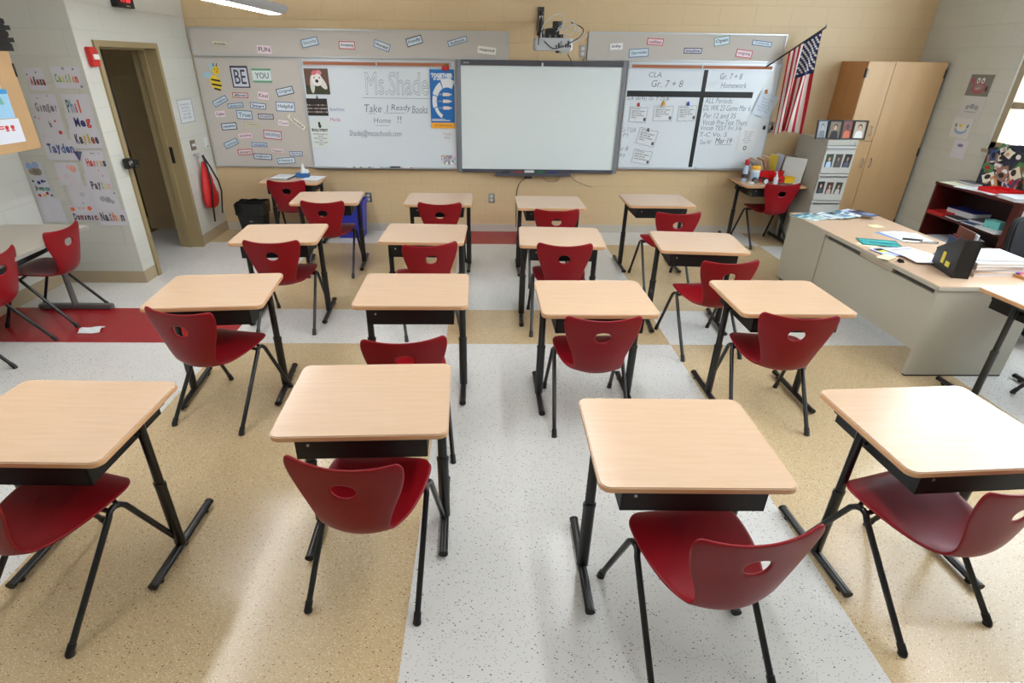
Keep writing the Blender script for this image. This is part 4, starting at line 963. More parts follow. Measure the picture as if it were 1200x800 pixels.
for i, (dx, dy, rt, c, dc, lb) in enumerate(((0, 0, 14, (.82, .86, .92), [(-.5, -.3, -.5, .5, (.45, .6, .8))], 'blue-edged worksheet under the papers near the desk back edge'), (.03, -.02, 4, (.90, .92, .93), TXT, 'white printed worksheet near the back edge of the desk'), (.07, -.06, -6, (.92, .92, .90), TXT, 'topmost white worksheet near the back edge of the desk'))):
    o = sheet('worksheet', lb, 'paper', 1054, 277, DH, .23, .30, rt, c, .003, dc, 'worksheets on the teacher desk', dz=.0035 * i); o.location.x += dx; o.location.y += dy
# dark pen / glasses
for px, py, a, lb in ((1068, 283, -20, 'dark marker lying on the worksheets'), (1088, 285, -5, 'dark pen lying behind the magazine file')):
    p = at(px, py, z=DH); o = thing('pen', lb, 'pen', (p.x, p.y, DH + (.011 if a == -20 else 0)), R(a))
    obj('barrel', MB().tube([(-.07, 0, .008), (.05, 0, .008)], .008, BLACKP, 8).mesh('barrel', smooth=True), o); obj('cap', MB().tube([(.05, 0, .008), (.075, 0, .008)], .009, GREYD, 8).mesh('cap', smooth=True), o)
for i, (px, py, w_, l_, rt, c, dc, lb) in enumerate(((1016, 287, .10, .14, 30, (.90, .88, .76), None, 'cream note slip by the front edge of the teacher desk'), (1030, 285, .30, .21, -18, (.12, .45, .45), [(-.45, .45, -.35, .35, (.20, .62, .62)), (-.3, .4, -.1, 0, (.75, .88, .88))], 'teal booklet lying on the teacher desk'),
        (1044, 296, .24, .20, 10, (.70, .74, .90), [(-.4, .4, .2, .4, (.3, .5, .8)), (-.4, -.1, .0, .4, (.85, .85, .2))], 'lilac and blue worksheet in front of the teal booklet'), (1038, 303, .14, .09, 35, (.92, .90, .70), None, 'pale yellow slip under the lilac worksheet'),
        (1068, 299, .26, .30, 14, (.90, .91, .94), [(-.45, .45, .35, .38, (.7, .55, .75))] + TXT, 'large white worksheet left of the magazine file'), (1079, 304, .24, .28, -4, (.93, .93, .95), TXT, 'white worksheet pile touching the magazine file'))):
    sheet('worksheet' if 'slip' not in lb else 'paper_slip', lb, 'paper', px, py, DH, w_, l_, rt, c, .003, dc, None, dz=.0035 * i)
p = at(1055, 307, z=DH)
o = thing('binder_clip', 'dark binder clip near the front edge of the teacher desk', 'clip', (p.x, p.y, DH))
obj('clip_body', MB().prism([(-.02, 0), (.02, 0), (.006, .022), (-.006, .022)], -.02, .02, BLACKM).mesh('clip_body'), o)
obj('clip_wire', MB().tube([(-.02, .0, .002), (-.05, -.012, .004), (-.05, .012, .004), (-.02, 0.004, .002)], .002, CHROME, 6).mesh('clip_wire'), o)
o.children[0].rotation_euler = (R(90), 0, 0)

# magazine file
mp = at(1116, 318, z=DH)
mf = thing('magazine_file', 'black mesh magazine file with coloured folders on the teacher desk', 'magazine file', (3.365, 3.79, DH), R(-103))
MESHM = mat('black_wire_mesh', (.16, .17, .19), .45)
# local: x = length .26, y = thickness .10
b = MB(); L_, T_, Hh = .31, .10, .27
b.box(-L_ / 2, L_ / 2, -T_ / 2, T_ / 2, 0, .006, BLACKM)
for yy in (-T_ / 2, T_ / 2 - .004):
    pts = [(-L_ / 2, .0), (L_ / 2, .0), (L_ / 2, Hh), (L_ / 2 - .06, Hh), (-L_ / 2, .13)]
    k = len(pts); b.add([(q[0], yy, q[1]) for q in pts] + [(q[0], yy + .004, q[1]) for q in pts], [list(range(k)), list(range(2 * k - 1, k - 1, -1))] + [(i, (i + 1) % k, k + (i + 1) % k, k + i) for i in range(k)], MESHM)
b.box(L_ / 2 - .004, L_ / 2, -T_ / 2, T_ / 2, 0, Hh, BLACKBOX); b.box(-L_ / 2, -L_ / 2 + .004, -T_ / 2, T_ / 2, 0, .13, MESHM)
obj('file_body', b.mesh('file_body', fix=False), mf)
b = MB()
for yy in (-T_ / 2, T_ / 2): b.tube([(-L_ / 2, yy, .13), (L_ / 2 - .06, yy, Hh), (L_ / 2, yy, Hh), (L_ / 2, yy, 0)], .004, BLACKM, 6)
obj('rim', b.mesh('rim'), mf)
obj('yellow_note', MB().box(-.045, -.005, -T_ / 2 - .004, -T_ / 2 - .001, .055, .135, cm((.90, .84, .25))).box(.02, .075, -T_ / 2 - .004, -T_ / 2 - .001, .05, .085, cm((.90, .87, .35))).mesh('yellow_note', fix=False), mf)
for i, (c, hh, yy, lb) in enumerate((((.86, .87, .88), .30, .035, 'white folder at the back of the magazine file'), ((.42, .20, .13), .31, .018, 'brown folder standing in the magazine file'), ((.50, .12, .18), .25, .0, 'maroon folder standing in the magazine file'), ((.12, .25, .42), .24, -.02, 'blue folder standing in the magazine file'))):
    M = Matrix.Translation(mf.location) @ Matrix.Rotation(R(-103), 4, 'Z')
    o = thing('folder', lb, 'folder', group='folders in the magazine file'); o.matrix_world = M @ Matrix.Translation((0, yy, .008))
    obj('cover', MB().box(-.115 + .0 * i, .115 - .02 * i, -.003, .003, 0, hh - .01, cm(c)).mesh('cover'), o)
    obj('pages', MB().box(-.112, .10 - .02 * i, .0031, .006, 0, hh - .02, PAPER).mesh('pages'), o)

# folder stack to the right
G2 = 'manila folders stacked on the teacher desk'
sx, sy = 3.635, 3.82
for i in range(5):
    c = [(.86, .76, .68), (.90, .82, .74), (.85, .74, .65), (.92, .86, .80), (.90, .92, .95)][i]
    o = thing('manila_folder', ('lowest', 'second from the bottom', 'middle', 'second from the top', 'topmost white')[i] + ' folder in the stack right of the magazine file', 'folder', (sx + .012 * (i % 2), sy + .008 * ((i * 2) % 3), DH + i * .024), R((3, -2, 4, 0, -4)[i]), G2)
    obj('cover', MB().box(-.19, .19, -.14, .14, 0, .003, cm(c)).box(-.19, .19, -.14, .14, .020, .0235, cm(c)).box(-.19, -.186, -.14, .14, .0, .0235, cm(c)).mesh('cover', fix=False), o)
    obj('pages', MB().box(-.184, .18, -.135, .135, .003, .020, PAPER).mesh('pages'), o)
o = thing('printed_magazine', 'colourful magazine on orange folder at the right photo edge', 'magazine', (3.87, 3.62, DH + .022), R(10))
obj('cover', MB().box(-.09, .06, -.12, .12, 0, .006, collage_mat('magazine_cover_print', 22, 1.2)).mesh('cover'), o)
obj('pages', MB().box(-.088, .058, -.122, -.12, 0, .005, PAPER).mesh('pages'), o)
o = thing('orange_folder', 'orange-brown folder at the right photo edge beside the folder stack', 'folder', (3.85, 3.58, DH), R(10))
obj('cover', MB().box(-.075, .075, -.13, .13, 0, .0215, cm((.78, .55, .35))).mesh('cover'), o)
obj('tab', MB().box(-.03, .03, -.14, -.13, .008, .0215, cm((.84, .66, .48))).mesh('tab'), o)
for i, (x, y, a, lb, c) in enumerate(((3.58, 4.08, 15, 'grey remote control behind the folder stack', (.62, .64, .64)), (3.76, 4.09, -12, 'grey calculator with dark keys behind the folder stack', (.70, .71, .70)))):
    o = thing(('remote_control', 'calculator')[i], lb, ('remote control', 'calculator')[i], (x, y, DH), R(a))
    obj('case', MB().rrect(-.05, .05, -.10, .10, .02, 0, .028, cm(c)).mesh('case', bevel=.004), o)
    b = MB()
    for r_ in range(5):
        for k_ in range(3): b.box(-.035 + k_ * .025, -.017 + k_ * .025, -.08 + r_ * .028, -.062 + r_ * .028, .028, .031, cm((.25, .26, .28)))
    obj('keys', b.mesh('keys', fix=False), o)

# ================================================================== OFFICE CHAIR (dark, behind the desk)
oc = thing('office_chair', 'black office chair behind the teacher desk at the right photo edge', 'chair', (4.42, 4.05, 0), R(25))
b = MB(); b.rrect(-.24, .24, -.23, .23, .07, .42, .49, BLACKP); obj('seat', b.mesh('seat', bevel=.015), oc)
b = MB(); b.rrect(-.22, .22, .50, .98, .08, 0, .05, mat('black_fabric', (.09, .09, .10), .9)); bo = obj('backrest', b.mesh('backrest', bevel=.015), oc)
for v in bo.data.vertices: v.co = Vector((v.co.x, .26 - v.co.z - (v.co.y - .5) * -.12, v.co.y))
obj('back_support', MB().box(-.03, .03, .2, .27, .40, .62, BLACKM).mesh('back_support'), oc)
obj('gas_lift', MB().tube([(0, 0, .08), (0, 0, .42)], .025, BLACKM, 12).mesh('gas_lift', smooth=True), oc)
for k_ in range(5):
    a = 2 * PI * k_ / 5 + .3; e = Vector((.27 * math.cos(a), .27 * math.sin(a), .06))
    lg = obj('base_arm', MB().tube([(0, 0, .10), e], .02, BLACKP, 8).mesh('base_arm', smooth=True), oc)
    obj('caster', MB().tube([(e.x - .02 * math.sin(a), e.y + .02 * math.cos(a), .028), (e.x + .02 * math.sin(a), e.y - .02 * math.cos(a), .028)], .028, BLACKP, 12).mesh('caster', smooth=True), lg)

# ================================================================== BOOKCASE ON THE WINDOW WALL
bc = thing('bookcase', 'dark cherry bookcase crammed with papers under the window', 'bookcase', (0, 0, 0))
BX0, BX1, BY0, BY1, BH = 4.78, XR - .01, 4.93, 5.97, .945
b = MB(); b.box(BX0, BX1, BY1 - .022, BY1, 0, BH - .025, MARO); obj('side_panel', b.mesh('side_panel'), bc)
obj('side_panel', MB().box(BX0, BX1, BY0, BY0 + .06, 0, BH - .025, MARO).mesh('side_panel'), bc)
obj('top_panel', MB().box(BX0 - .006, BX1, BY0 - .005, BY1 + .005, BH - .025, BH, MARO).mesh('top_panel'), bc)
obj('back_panel', MB().box(BX1 - .01, BX1, BY0 + .06, BY1 - .022, 0, BH - .025, cm((.16, .05, .045))).mesh('back_panel'), bc)
SH = [.05, .36, .635]
for zz in SH: obj('shelf', MB().box(BX0, BX1 - .01, BY0 + .06, BY1 - .022, zz - .022, zz, MARO).mesh('shelf'), bc)
# second unit, nearer, with the paper list
b2 = thing('bookcase', 'second cherry bookcase section at the right photo edge with a list taped on', 'bookcase', (0, 0, 0))
CB0, CB1 = 3.9, 4.925
obj('side_panel', MB().box(BX0, BX1, CB1 - .03, CB1, 0, BH - .025, MARO).mesh('side_panel'), b2); obj('side_panel', MB().box(BX0, BX1, CB0, CB0 + .03, 0, BH - .025, MARO).mesh('side_panel'), b2)
obj('top_panel', MB().box(BX0 - .006, BX1, CB0, CB1, BH - .025, BH, MARO).mesh('top_panel'), b2)
obj('door', MB().box(BX0, BX0 + .02, CB0 + .03, CB1 - .03, .05, BH - .03, MARO).mesh('door'), b2)
obj('back_panel', MB().box(BX1 - .01, BX1, CB0 + .03, CB1 - .03, 0, BH - .03, MARO).mesh('back_panel'), b2)
o = thing('paper_list', 'white printed list taped to the cherry bookcase door', 'paper'); onwall(o, 'right', (BX0 - .001, 4.76, .74))
obj('page', MB().box(-.11, .11, -.15, .15, 0, .002, PAPER).mesh('page'), o)
obj('lettering', fit_text('Monday\nTuesday\nWednesday\nThursday\nFriday\nSaturday\nSunday', .14, .25, cm((.45, .47, .5)), bold=.0004, align='LEFT'), o).location = (0, 0, .0022)
# contents: helper for things lying / standing on shelves
def lying(name, lab, cat, x, y, z, w, l, h, c, rot=0., group=None, page=True):
    o = thing(name, lab, cat, (x, y, z), R(rot), group)
    mt = cm(c)
    if h < .008 or not page: obj('sheet_body', MB().box(-w / 2, w / 2, -l / 2, l / 2, 0, h, mt).mesh('sheet_body'), o)
    else:
        obj('cover', MB().box(-w / 2, w / 2, -l / 2, l / 2, 0, .003, mt).box(-w / 2, w / 2, -l / 2, l / 2, h - .003, h, mt).box(w / 2 - .003, w / 2, -l / 2, l / 2, 0, h, mt).mesh('cover', fix=False), o)
        obj('pages', MB().box(-w / 2 + .004, w / 2 - .003, -l / 2 + .004, l / 2 - .004, .003, h - .003, PAPER).mesh('pages'), o)
    return o
z = SH[2]
lying('red_tray', 'red paper tray sticking out of the far end of the upper shelf', 'tray', 4.87, 5.82, z, .24, .20, .03, (.75, .12, .12), 5, page=False)
lying('binder', 'blue binder lying on the upper shelf of the bookcase', 'binder', 5.0, 5.68, z + .0, .20, .34, .075, (.14, .22, .55), 2)
lying('notebook', 'black notebook in front of the blue binder on the upper shelf', 'notebook', 4.84, 5.60, z, .13, .2, .02, (.13, .14, .16), -6)
lying('notebook', 'grey notebook with a light edge in the middle of the upper shelf', 'notebook', 4.97, 5.38, z, .22, .22, .04, (.35, .34, .36), 8)
lying('booklet', 'navy booklet lying before the teal box on the upper shelf', 'booklet', 4.84, 5.36, z, .13, .22, .016, (.16, .28, .50), 4)
lying('paper_stack', 'white papers spilling over the upper shelf edge of the bookcase', 'paper', 4.845, 5.16, z, .16, .26, .022, (.90, .91, .92), -5)
o = thing('tissue_pack', 'teal box on the white papers on the upper shelf', 'box', (4.86, 5.17, z + .0225), R(10)); obj('carton', MB().box(-.05, .05, -.075, .075, 0, .065, cm((.42, .72, .70))).mesh('carton', bevel=.004), o); obj('lid', MB().box(-.051, .051, -.076, .076, .065, .070, cm((.50, .78, .76))).mesh('lid'), o)
o = thing('glass_vase', 'grey crumpled bag behind the teal box on the upper shelf', 'bag', (5.0, 5.12, z)); o.name = 'crumpled_bag'
b = MB(); b.lathe([(.05, 0), (.06, .04), (.045, .09), (.05, .14), (.02, .17)], (0, 0, 0), cm((.55, .55, .56)), 9); obj('bag_body', b.mesh('bag_body'), o); obj('bag_neck', MB().lathe([(.02, .165), (.035, .19), (.03, .2)], (0, 0, 0), cm((.72, .72, .73)), 9).mesh('bag_neck'), o)
z = SH[1]
lying('paper_stack', 'white paper stack on the lower shelf of the bookcase', 'paper', 4.92, 5.70, z, .26, .30, .05, (.84, .86, .88), 4)
lying('paper_stack', 'low pile of brown paper on the lower shelf, nearer the chair', 'paper', 4.92, 5.25, z, .24, .34, .07, (.45, .38, .34), -3)
z = BH
lying('envelope', 'cream envelope on the far end of the bookcase top', 'envelope', 4.88, 5.83, z, .20, .22, .004, (.88, .88, .78), 8)
lying('notebook', 'dark grey notebook against the wall on the bookcase top', 'notebook', 5.02, 5.80, z + .005, .14, .24, .02, (.38, .38, .42), 0)
lying('worksheet', 'white sheet hanging over the front of the bookcase top', 'paper', 4.90, 5.56, z, .26, .32, .004, (.90, .92, .94), 15)
lying('worksheet', 'second white sheet under the red tray on the bookcase top', 'paper', 4.92, 5.38, z + .0045, .26, .28, .004, (.88, .90, .92), -10)
o = thing('letter_tray', 'bright red letter tray on the bookcase top', 'tray', (4.93, 5.36, z + .009), R(6))
RT_ = cm((.85, .12, .14), .35)
obj('tray_base', MB().box(-.10, .13, -.13, .13, 0, .004, RT_).mesh('tray_base'), o)
obj('tray_rim', MB().box(-.10, -.096, -.13, .13, .004, .035, RT_).box(.126, .13, -.13, .13, .004, .035, RT_).box(-.10, .13, -.13, -.126, .004, .035, RT_).box(-.10, .13, .126, .13, .004, .035, RT_).mesh('tray_rim', fix=False), o)
lying('paper_stack', 'white paper pile right of the red tray on the bookcase top', 'paper', 4.90, 5.07, z, .26, .24, .03, (.86, .88, .90), -8)
lying('paper_stack', 'white paper pile on the nearer bookcase top at the photo edge', 'paper', 4.92, 4.74, z, .24, .26, .03, (.80, .86, .84), 5)
# collage board standing on the bookcases
o = thing('collage_board', 'three-panel board covered in photo cut-outs before the window', 'display board', (5.0, 5.3, BH + .003))
CLM = cm((.17, .18, .25))
def vpanel(x0, y0, x1, y1, h0, h1):
    dd = Vector((y1 - y0, -(x1 - x0), 0)).normalized() * .006
    return MB().add([(x0, y0, 0), (x1, y1, 0), (x1, y1, h1), (x0, y0, h0), (x0 + dd.x, y0 + dd.y, 0), (x1 + dd.x, y1 + dd.y, 0), (x1 + dd.x, y1 + dd.y, h1), (x0 + dd.x, y0 + dd.y, h0)], [(0, 1, 2, 3), (7, 6, 5, 4), (0, 4, 5, 1), (1, 5, 6, 2), (2, 6, 7, 3), (3, 7, 4, 0)], CLM)
obj('side_wing', vpanel(.02, .46, .09, .20, .36, .42).mesh('side_wing'), o); obj('centre_panel', vpanel(.09, .20, .09, -.62, .42, .42).mesh('centre_panel'), o); obj('side_wing', vpanel(.09, -.62, -.02, -.85, .42, .42).mesh('side_wing'), o)
rr = random.Random(3)
for k_ in range(95):
    yy = rr.uniform(-.40, .44); zz = rr.uniform(.03, .36); w_ = rr.uniform(.05, .11); h_ = rr.uniform(.05, .11); c = rr.choice([(.85, .85, .87), (.15, .16, .22), (.75, .2, .2), (.80, .55, .35), (.30, .5, .3), (.25, .32, .5), (.6, .45, .38), (.9, .88, .8), (.1, .1, .12), (.86, .86, .9), (.2, .2, .25)])
    a = rr.uniform(-.6, .6); b = MB(); b.box(-w_ / 2, w_ / 2, -h_ / 2, h_ / 2, 0, .004 + .0001 * k_, cm(c)); c2 = rr.choice([(.1, .1, .12), (.8, .62, .5), (.9, .9, .9), (.7, .15, .15)])
    b.disc(rr.uniform(-.2, .2) * w_, rr.uniform(-.2, .2) * h_, w_ * .28, h_ * .3, .0045 + .0001 * k_, cm(c2), 8)
    q = obj('photo_cutout', b.mesh('photo_cutout', fix=False), o)
    wing = yy > .20
    px_ = .083 if not wing else .09 - (yy - .20) / .26 * .07 - .008
    q.matrix_local = Matrix.Translation((px_, yy, zz)) @ Matrix.Rotation(math.atan2(.07, .26) if wing else 0, 4, 'Z') @ FR['right'].to_4x4() @ Matrix.Rotation(a, 4, 'Z')

# drawings on the right wall
def drawing(px, py, w, h, label, bg, shapes, dark=None):
    k = {'x': XR - .002}; p = at(px, py, **k)
    o = thing('drawing', label, 'drawing', group='pupil drawings on the window wall'); onwall(o, 'right', p)
    b = MB(); b.box(-w / 2, w / 2, -h / 2, h / 2, 0, .002, cm(bg)); obj('page', b.mesh('page'), o)
    b = MB()
    for i, (cx, cy, rx, ry, c, r_) in enumerate(shapes): b.disc(cx * w, cy * h, rx * w, ry * h, .0024 + .0003 * i, cm(c), 16, r_)
    obj('crayon', b.mesh('crayon', fix=False), o)
drawing(1148, 100, .30, .20, 'grey drawing with a red scribbled face and white eyes, topmost on the window wall', (.50, .49, .47),
        [(0, -.12, .30, .26, (.70, .30, .36), 0), (0, -.1, .22, .17, (.56, .50, .49), 0), (-.02, -.14, .12, .03, (.85, .65, .66), .2), (-.1, .22, .07, .14, (.9, .88, .88), 0), (.1, .22, .07, .14, (.9, .88, .88), 0), (-.1, .2, .03, .06, (.3, .3, .3), 0), (.1, .2, .03, .06, (.3, .3, .3), 0), (-.33, .2, .07, .16, (.68, .33, .4), .4), (.36, -.15, .05, .14, (.2, .2, .22), 0)])
drawing(1139, 126, .30, .215, 'white drawing with grey pencil flowers, second on the window wall', (.80, .80, .80), [(-.2, 0, .09, .1, (.60, .62, .66), .3), (0, .05, .1, .12, (.58, .60, .64), 0), (.2, 0, .1, .11, (.62, .64, .68), -.3), (-.02, -.2, .3, .03, (.66, .68, .7), 0)])
drawing(1126.5, 150, .27, .20, 'white drawing of a blue and yellow basket, third on the window wall', (.85, .84, .84), [(0, -.08, .32, .22, (.55, .68, .85), 0), (0, -.0, .26, .18, (.88, .86, .82), 0), (-.05, .12, .10, .08, (.90, .80, .40), 0), (-.3, .12, .05, .1, (.35, .55, .5), .4), (.3, .12, .05, .1, (.35, .55, .5), -.4)])
drawing(1124, 174.5, .19, .18, 'small white note with a purple scribble, lowest on the window wall', (.84, .84, .87), [(0, .2, .22, .10, (.6, .55, .68), 0), (.0, .2, .16, .04, (.5, .45, .6), 0)])

# ================================================================== SUPPLIES ON THE BACK-RIGHT DESK
ZT = .74
def at_d(px, py): return at(px, py, z=ZT)
p = at_d(868, 209)
o = thing('water_bottle', 'clear water bottle with a red top at the left of the supplies desk', 'bottle', (3.19, 7.0, ZT))
CLR = mat('clear_bluish_plastic', (.66, .74, .82), .15)
obj('bottle_body', MB().lathe([(.032, 0), (.034, .01), (.034, .10), (.030, .12), (.034, .14), (.025, .175), (.014, .19)], (0, 0, 0), CLR, 16).mesh('bottle_body', smooth=True), o)
obj('cap', MB().lathe([(.02, .19), (.026, .2), (.030, .225), (.024, .25), (.008, .262)], (0, 0, 0), cm((.72, .14, .14)), 14).mesh('cap', smooth=True), o)
obj('bottle_label', MB().lathe([(.0345, .04), (.0345, .09)], (0, 0, 0), cm((.28, .16, .22)), 16, cap=False).mesh('bottle_label', smooth=True), o)
o = thing('wipes_tub', 'white wipes tub with a yellow lid on the supplies desk', 'tub', (3.305, 6.98, ZT))
obj('tub_body', MB().lathe([(.048, 0), (.052, .01), (.052, .135), (.048, .145)], (0, 0, 0), cm((.84, .86, .88)), 20).mesh('tub_body', smooth=True), o)
obj('lid', MB().lathe([(.054, .145), (.056, .152), (.054, .178), (.044, .186)], (0, 0, 0), cm((.93, .70, .22)), 20).mesh('lid', smooth=True), o)
obj('tub_label', MB().lathe([(.0525, .035), (.0525, .115)], (0, 0, 0), cm((.70, .78, .86)), 20, cap=False).mesh('tub_label', smooth=True), o)
o = thing('red_bin', 'red plastic bin stuffed with papers on the supplies desk', 'bin', (3.51, 7.10, ZT), R(-4))
def openbox(b, w, l, h, fl, mt, t_=.004):
    # flared open box
    W2, L2 = w / 2, l / 2
    vo = [(-W2, -L2, 0), (W2, -L2, 0), (W2, L2, 0), (-W2, L2, 0)]; vt = [(-W2 - fl, -L2 - fl, h), (W2 + fl, -L2 - fl, h), (W2 + fl, L2 + fl, h), (-W2 - fl, L2 + fl, h)]
    vi = [(v[0] * (1 - t_ / W2), v[1] * (1 - t_ / L2), v[2]) for v in vt]; vb = [(v[0] * (1 - t_ / W2), v[1] * (1 - t_ / L2), t_) for v in vo]
    b.add(vo + vt + vi + vb, [(3, 2, 1, 0)] + [(i, (i + 1) % 4, 4 + (i + 1) % 4, 4 + i) for i in range(4)] + [(4 + i, 4 + (i + 1) % 4, 8 + (i + 1) % 4, 8 + i) for i in range(4)] + [(8 + i, 8 + (i + 1) % 4, 12 + (i + 1) % 4, 12 + i) for i in range(4)] + [(12, 13, 14, 15)], mt)
b = MB(); openbox(b, .25, .24, .13, .02, cm((.80, .08, .09), .35)); obj('bin_body', b.mesh('bin_body', fix=False), o)
obj('rim', MB().box(-.145, .145, -.144, -.138, .12, .135, cm((.70, .06, .08), .35)).mesh('rim'), o)
G3 = 'papers and envelopes in the red bin'
for i, (dx, dy, tilt, c, lb) in enumerate(((-.09, .0, -42, (.90, .91, .92), 'white paper leaning out leftmost from the red bin'), (-.07, .0, -36, (.55, .58, .66), 'grey-blue paper behind the leftmost sheet in the red bin'), (-.05, .01, -30, (.92, .80, .70), 'peach folder leaning in the red bin'),
                                      (-.03, .0, -26, (.88, .88, .86), 'white paper among the peach folders in the red bin'), (-.005, .01, -22, (.84, .62, .42), 'orange-tan envelope in the middle of the red bin'), (.02, .02, -14, (.86, .68, .50), 'tan envelope leaning right of the middle'),
                                      (.05, .04, 4, (.92, .80, .20), 'yellow folder standing at the back of the red bin'), (.08, .03, 10, (.82, .82, .90), 'lilac-striped folder standing in the red bin'))):
    o2 = thing('envelope' if 'envelope' in lb else 'folder' if 'folder' in lb else 'paper_sheet', lb, 'paper', group=G3)
    o2.matrix_world = Matrix.Translation((3.50 + dx * 1.15, 7.10 + dy, ZT + .012)) @ Matrix.Rotation(R(tilt), 4, 'Y')
    hh = .25 + .012 * (i % 3) + (.03 if i > 5 else 0)
    obj('leaf', MB().box(-.002, .002, -.10, .11, 0, hh, cm(c)).mesh('leaf'), o2); obj('inner_sheet', MB().box(.0022, .0045, -.095, .10, 0, hh + .006, PAPER).mesh('inner_sheet'), o2)
o = thing('yellow_box', 'small yellow plastic box in front of the red bin', 'box', (3.69, 6.91, ZT), R(-6))
b = MB(); openbox(b, .10, .08, .075, .008, cm((.94, .76, .12), .35)); obj('box_body', b.mesh('box_body', fix=False), o)
obj('box_insert', MB().box(-.04, .04, -.02, .02, .005, .07, cm((.85, .66, .1))).mesh('box_insert'), o)
o = thing('red_box', 'small red plastic box between the bottle and the yellow box', 'box', (3.565, 6.90, ZT), R(0))
b = MB(); openbox(b, .09, .06, .085, .006, cm((.82, .08, .10), .35)); obj('box_body', b.mesh('box_body', fix=False), o)
obj('emblem', MB().box(-.02, .02, -.036, -.033, .03, .05, cm((.5, .05, .07))).mesh('emblem'), o)
o = thing('sanitizer_bottle', 'clear pump bottle of hand gel at the front of the supplies desk', 'bottle', (3.505, 6.84, ZT))
obj('bottle_body', MB().lathe([(.028, 0), (.030, .008), (.028, .07), (.012, .095), (.010, .10)], (0, 0, 0), mat('clear_gel', (.80, .83, .87), .12), 14).mesh('bottle_body', smooth=True), o)
obj('pump', MB().lathe([(.013, .10), (.013, .115), (.005, .117), (.005, .14)], (0, 0, 0), WHITEP, 10).tube([(0, 0, .14), (-.03, -.01, .138)], .006, WHITEP, 8).mesh('pump', smooth=True), o)
o = thing('headphones', 'black folded headphones at the front left of the supplies desk', 'headphones', (3.33, 6.86, ZT), R(-5))
for s in (-1, 1):
    ec = obj('ear_cup', MB().tube([(s * .06, -.02, .03), (s * .06, .03, .035)], .034, BLACKP, 16).mesh('ear_cup', smooth=True), o)
    obj('cushion', MB().tube([(s * .06, -.028, .03), (s * .06, -.018, .03)], .026, cm((.75, .76, .78)) if s > 0 else GREYD, 16).mesh('cushion', smooth=True), ec)
obj('headband', MB().tube([(-.06, .02, .05), (-.04, .07, .055), (.0, .09, .05), (.04, .07, .055), (.06, .02, .05)], .011, BLACKP, 8).mesh('headband', smooth=True), o)
o = thing('tape_roll', 'white tape roll at the front left corner of the supplies desk', 'tape', (3.235, 6.88, ZT))
obj('roll', MB().lathe([(.022, 0), (.04, 0), (.04, .022), (.022, .022), (.022, 0)], (0, 0, 0), WHITEP, 20, cap=False).mesh('roll', smooth=True), o)
o = thing('open_binder', 'white binder standing open at the right end of the supplies desk', 'binder', (3.70, 6.92, ZT), R(38))
WBN = cm((.90, .91, .91))
b = MB(); b.box(.062, .070, -.13, .14, 0, .30, BLACKP).box(.055, .0615, -.127, .137, .004, .30, WBN); ob_ = obj('standing_cover', b.mesh('standing_cover', fix=False), o)
ob_.rotation_euler[1] = R(10); ob_.location.x = -.01
obj('lying_cover', MB().box(-.16, .055, -.13, .14, 0, .004, BLACKP).box(-.155, .05, -.125, .135, .004, .008, WBN).mesh('lying_cover', fix=False), o)
obj('ring_spine', MB().tube([(.045, -.05, .012), (.045, .06, .012)], .008, CHROME, 8).mesh('ring_spine', smooth=True), o)
lying('notebook', 'grey notebook lying in front of the yellow box', 'notebook', 3.62, 6.80, ZT, .16, .11, .010, (.24, .27, .30), -12)
lying('cardboard_box', 'grey-brown cardboard box behind the open binder', 'box', 3.755, 7.20, ZT, .16, .16, .28, (.64, .57, .50), 5, page=False)

# ================================================================== TISSUE DESK
o = thing('tissue_box', 'blue tissue box with a white tissue standing up', 'tissue box', (-2.20, 6.985, ZT), R(4))
obj('carton', MB().box(-.075, .075, -.05, .05, 0, .05, cm((.16, .38, .62))).mesh('carton', bevel=.003), o)
b = MB(); b.lathe([(.035, .05), (.03, .08), (.018, .11), (.012, .14), (.001, .165)], (.01, 0, 0), PAPER, 7); b.lathe([(.03, .05), (.034, .075), (.02, .09)], (.045, 0, 0), PAPER, 7); obj('tissue', b.mesh('tissue'), o)
lying('notebook', 'open white notebook left of the tissue box', 'notebook', -2.42, 6.93, ZT, .22, .28, .014, (.25, .3, .35), -6); lying('worksheet', 'white sheet right of the tissue box', 'paper', -2.06, 6.92, ZT, .20, .26, .004, (.88, .90, .92), -8)
for nm in ('notebook',):
    pass
sheet('worksheet', 'printed page on top of the open notebook by the tissue box', 'paper', 0, 0, 1, .21, .27, -6, (.88, .90, .91), .003, TXT).location = (-2.42, 6.93, ZT + .0145)

# ================================================================== BINS
o = thing('trash_can', 'black waste bin with a black liner by the corner', 'bin', (-2.88, 6.98, 0), R(3))
b = MB(); openbox(b, .24, .20, .42, .045, BLACKP); obj('bin_body', b.mesh('bin_body', fix=False), o)
LIN = mat('black_liner', (.05, .05, .055), .25)
b = MB(); n = 28; vs = []
for j, (rr_, zz) in enumerate(((.172, .30), (.176, .38), (.178, .435), (.165, .445), (.155, .38))):
    for k_ in range(n):
        a = 2 * PI * k_ / n; q = 1 / max(abs(math.cos(a)), abs(math.sin(a)) * 1.12) ; q = min(q, 1.25); w_ = rr_ * q * (1 + .02 * math.sin(9 * a + j)); vs.append((w_ * math.cos(a), w_ * math.sin(a), zz + .006 * math.sin(7 * a + j)))
b.add(vs, [(j * n + k_, j * n + (k_ + 1) % n, (j + 1) * n + (k_ + 1) % n, (j + 1) * n + k_) for j in range(4) for k_ in range(n)], LIN)
obj('liner', b.mesh('liner', smooth=True, fix=False), o)
obj('recycling_mark', MB().box(-.02, .02, -.127, -.124, .22, .235, cm((.45, .45, .46))).mesh('recycling_mark'), o)
o = thing('recycling_bin', 'blue recycling bin behind the left front-row desk', 'bin', (-1.69, 7.07, 0), R(0))
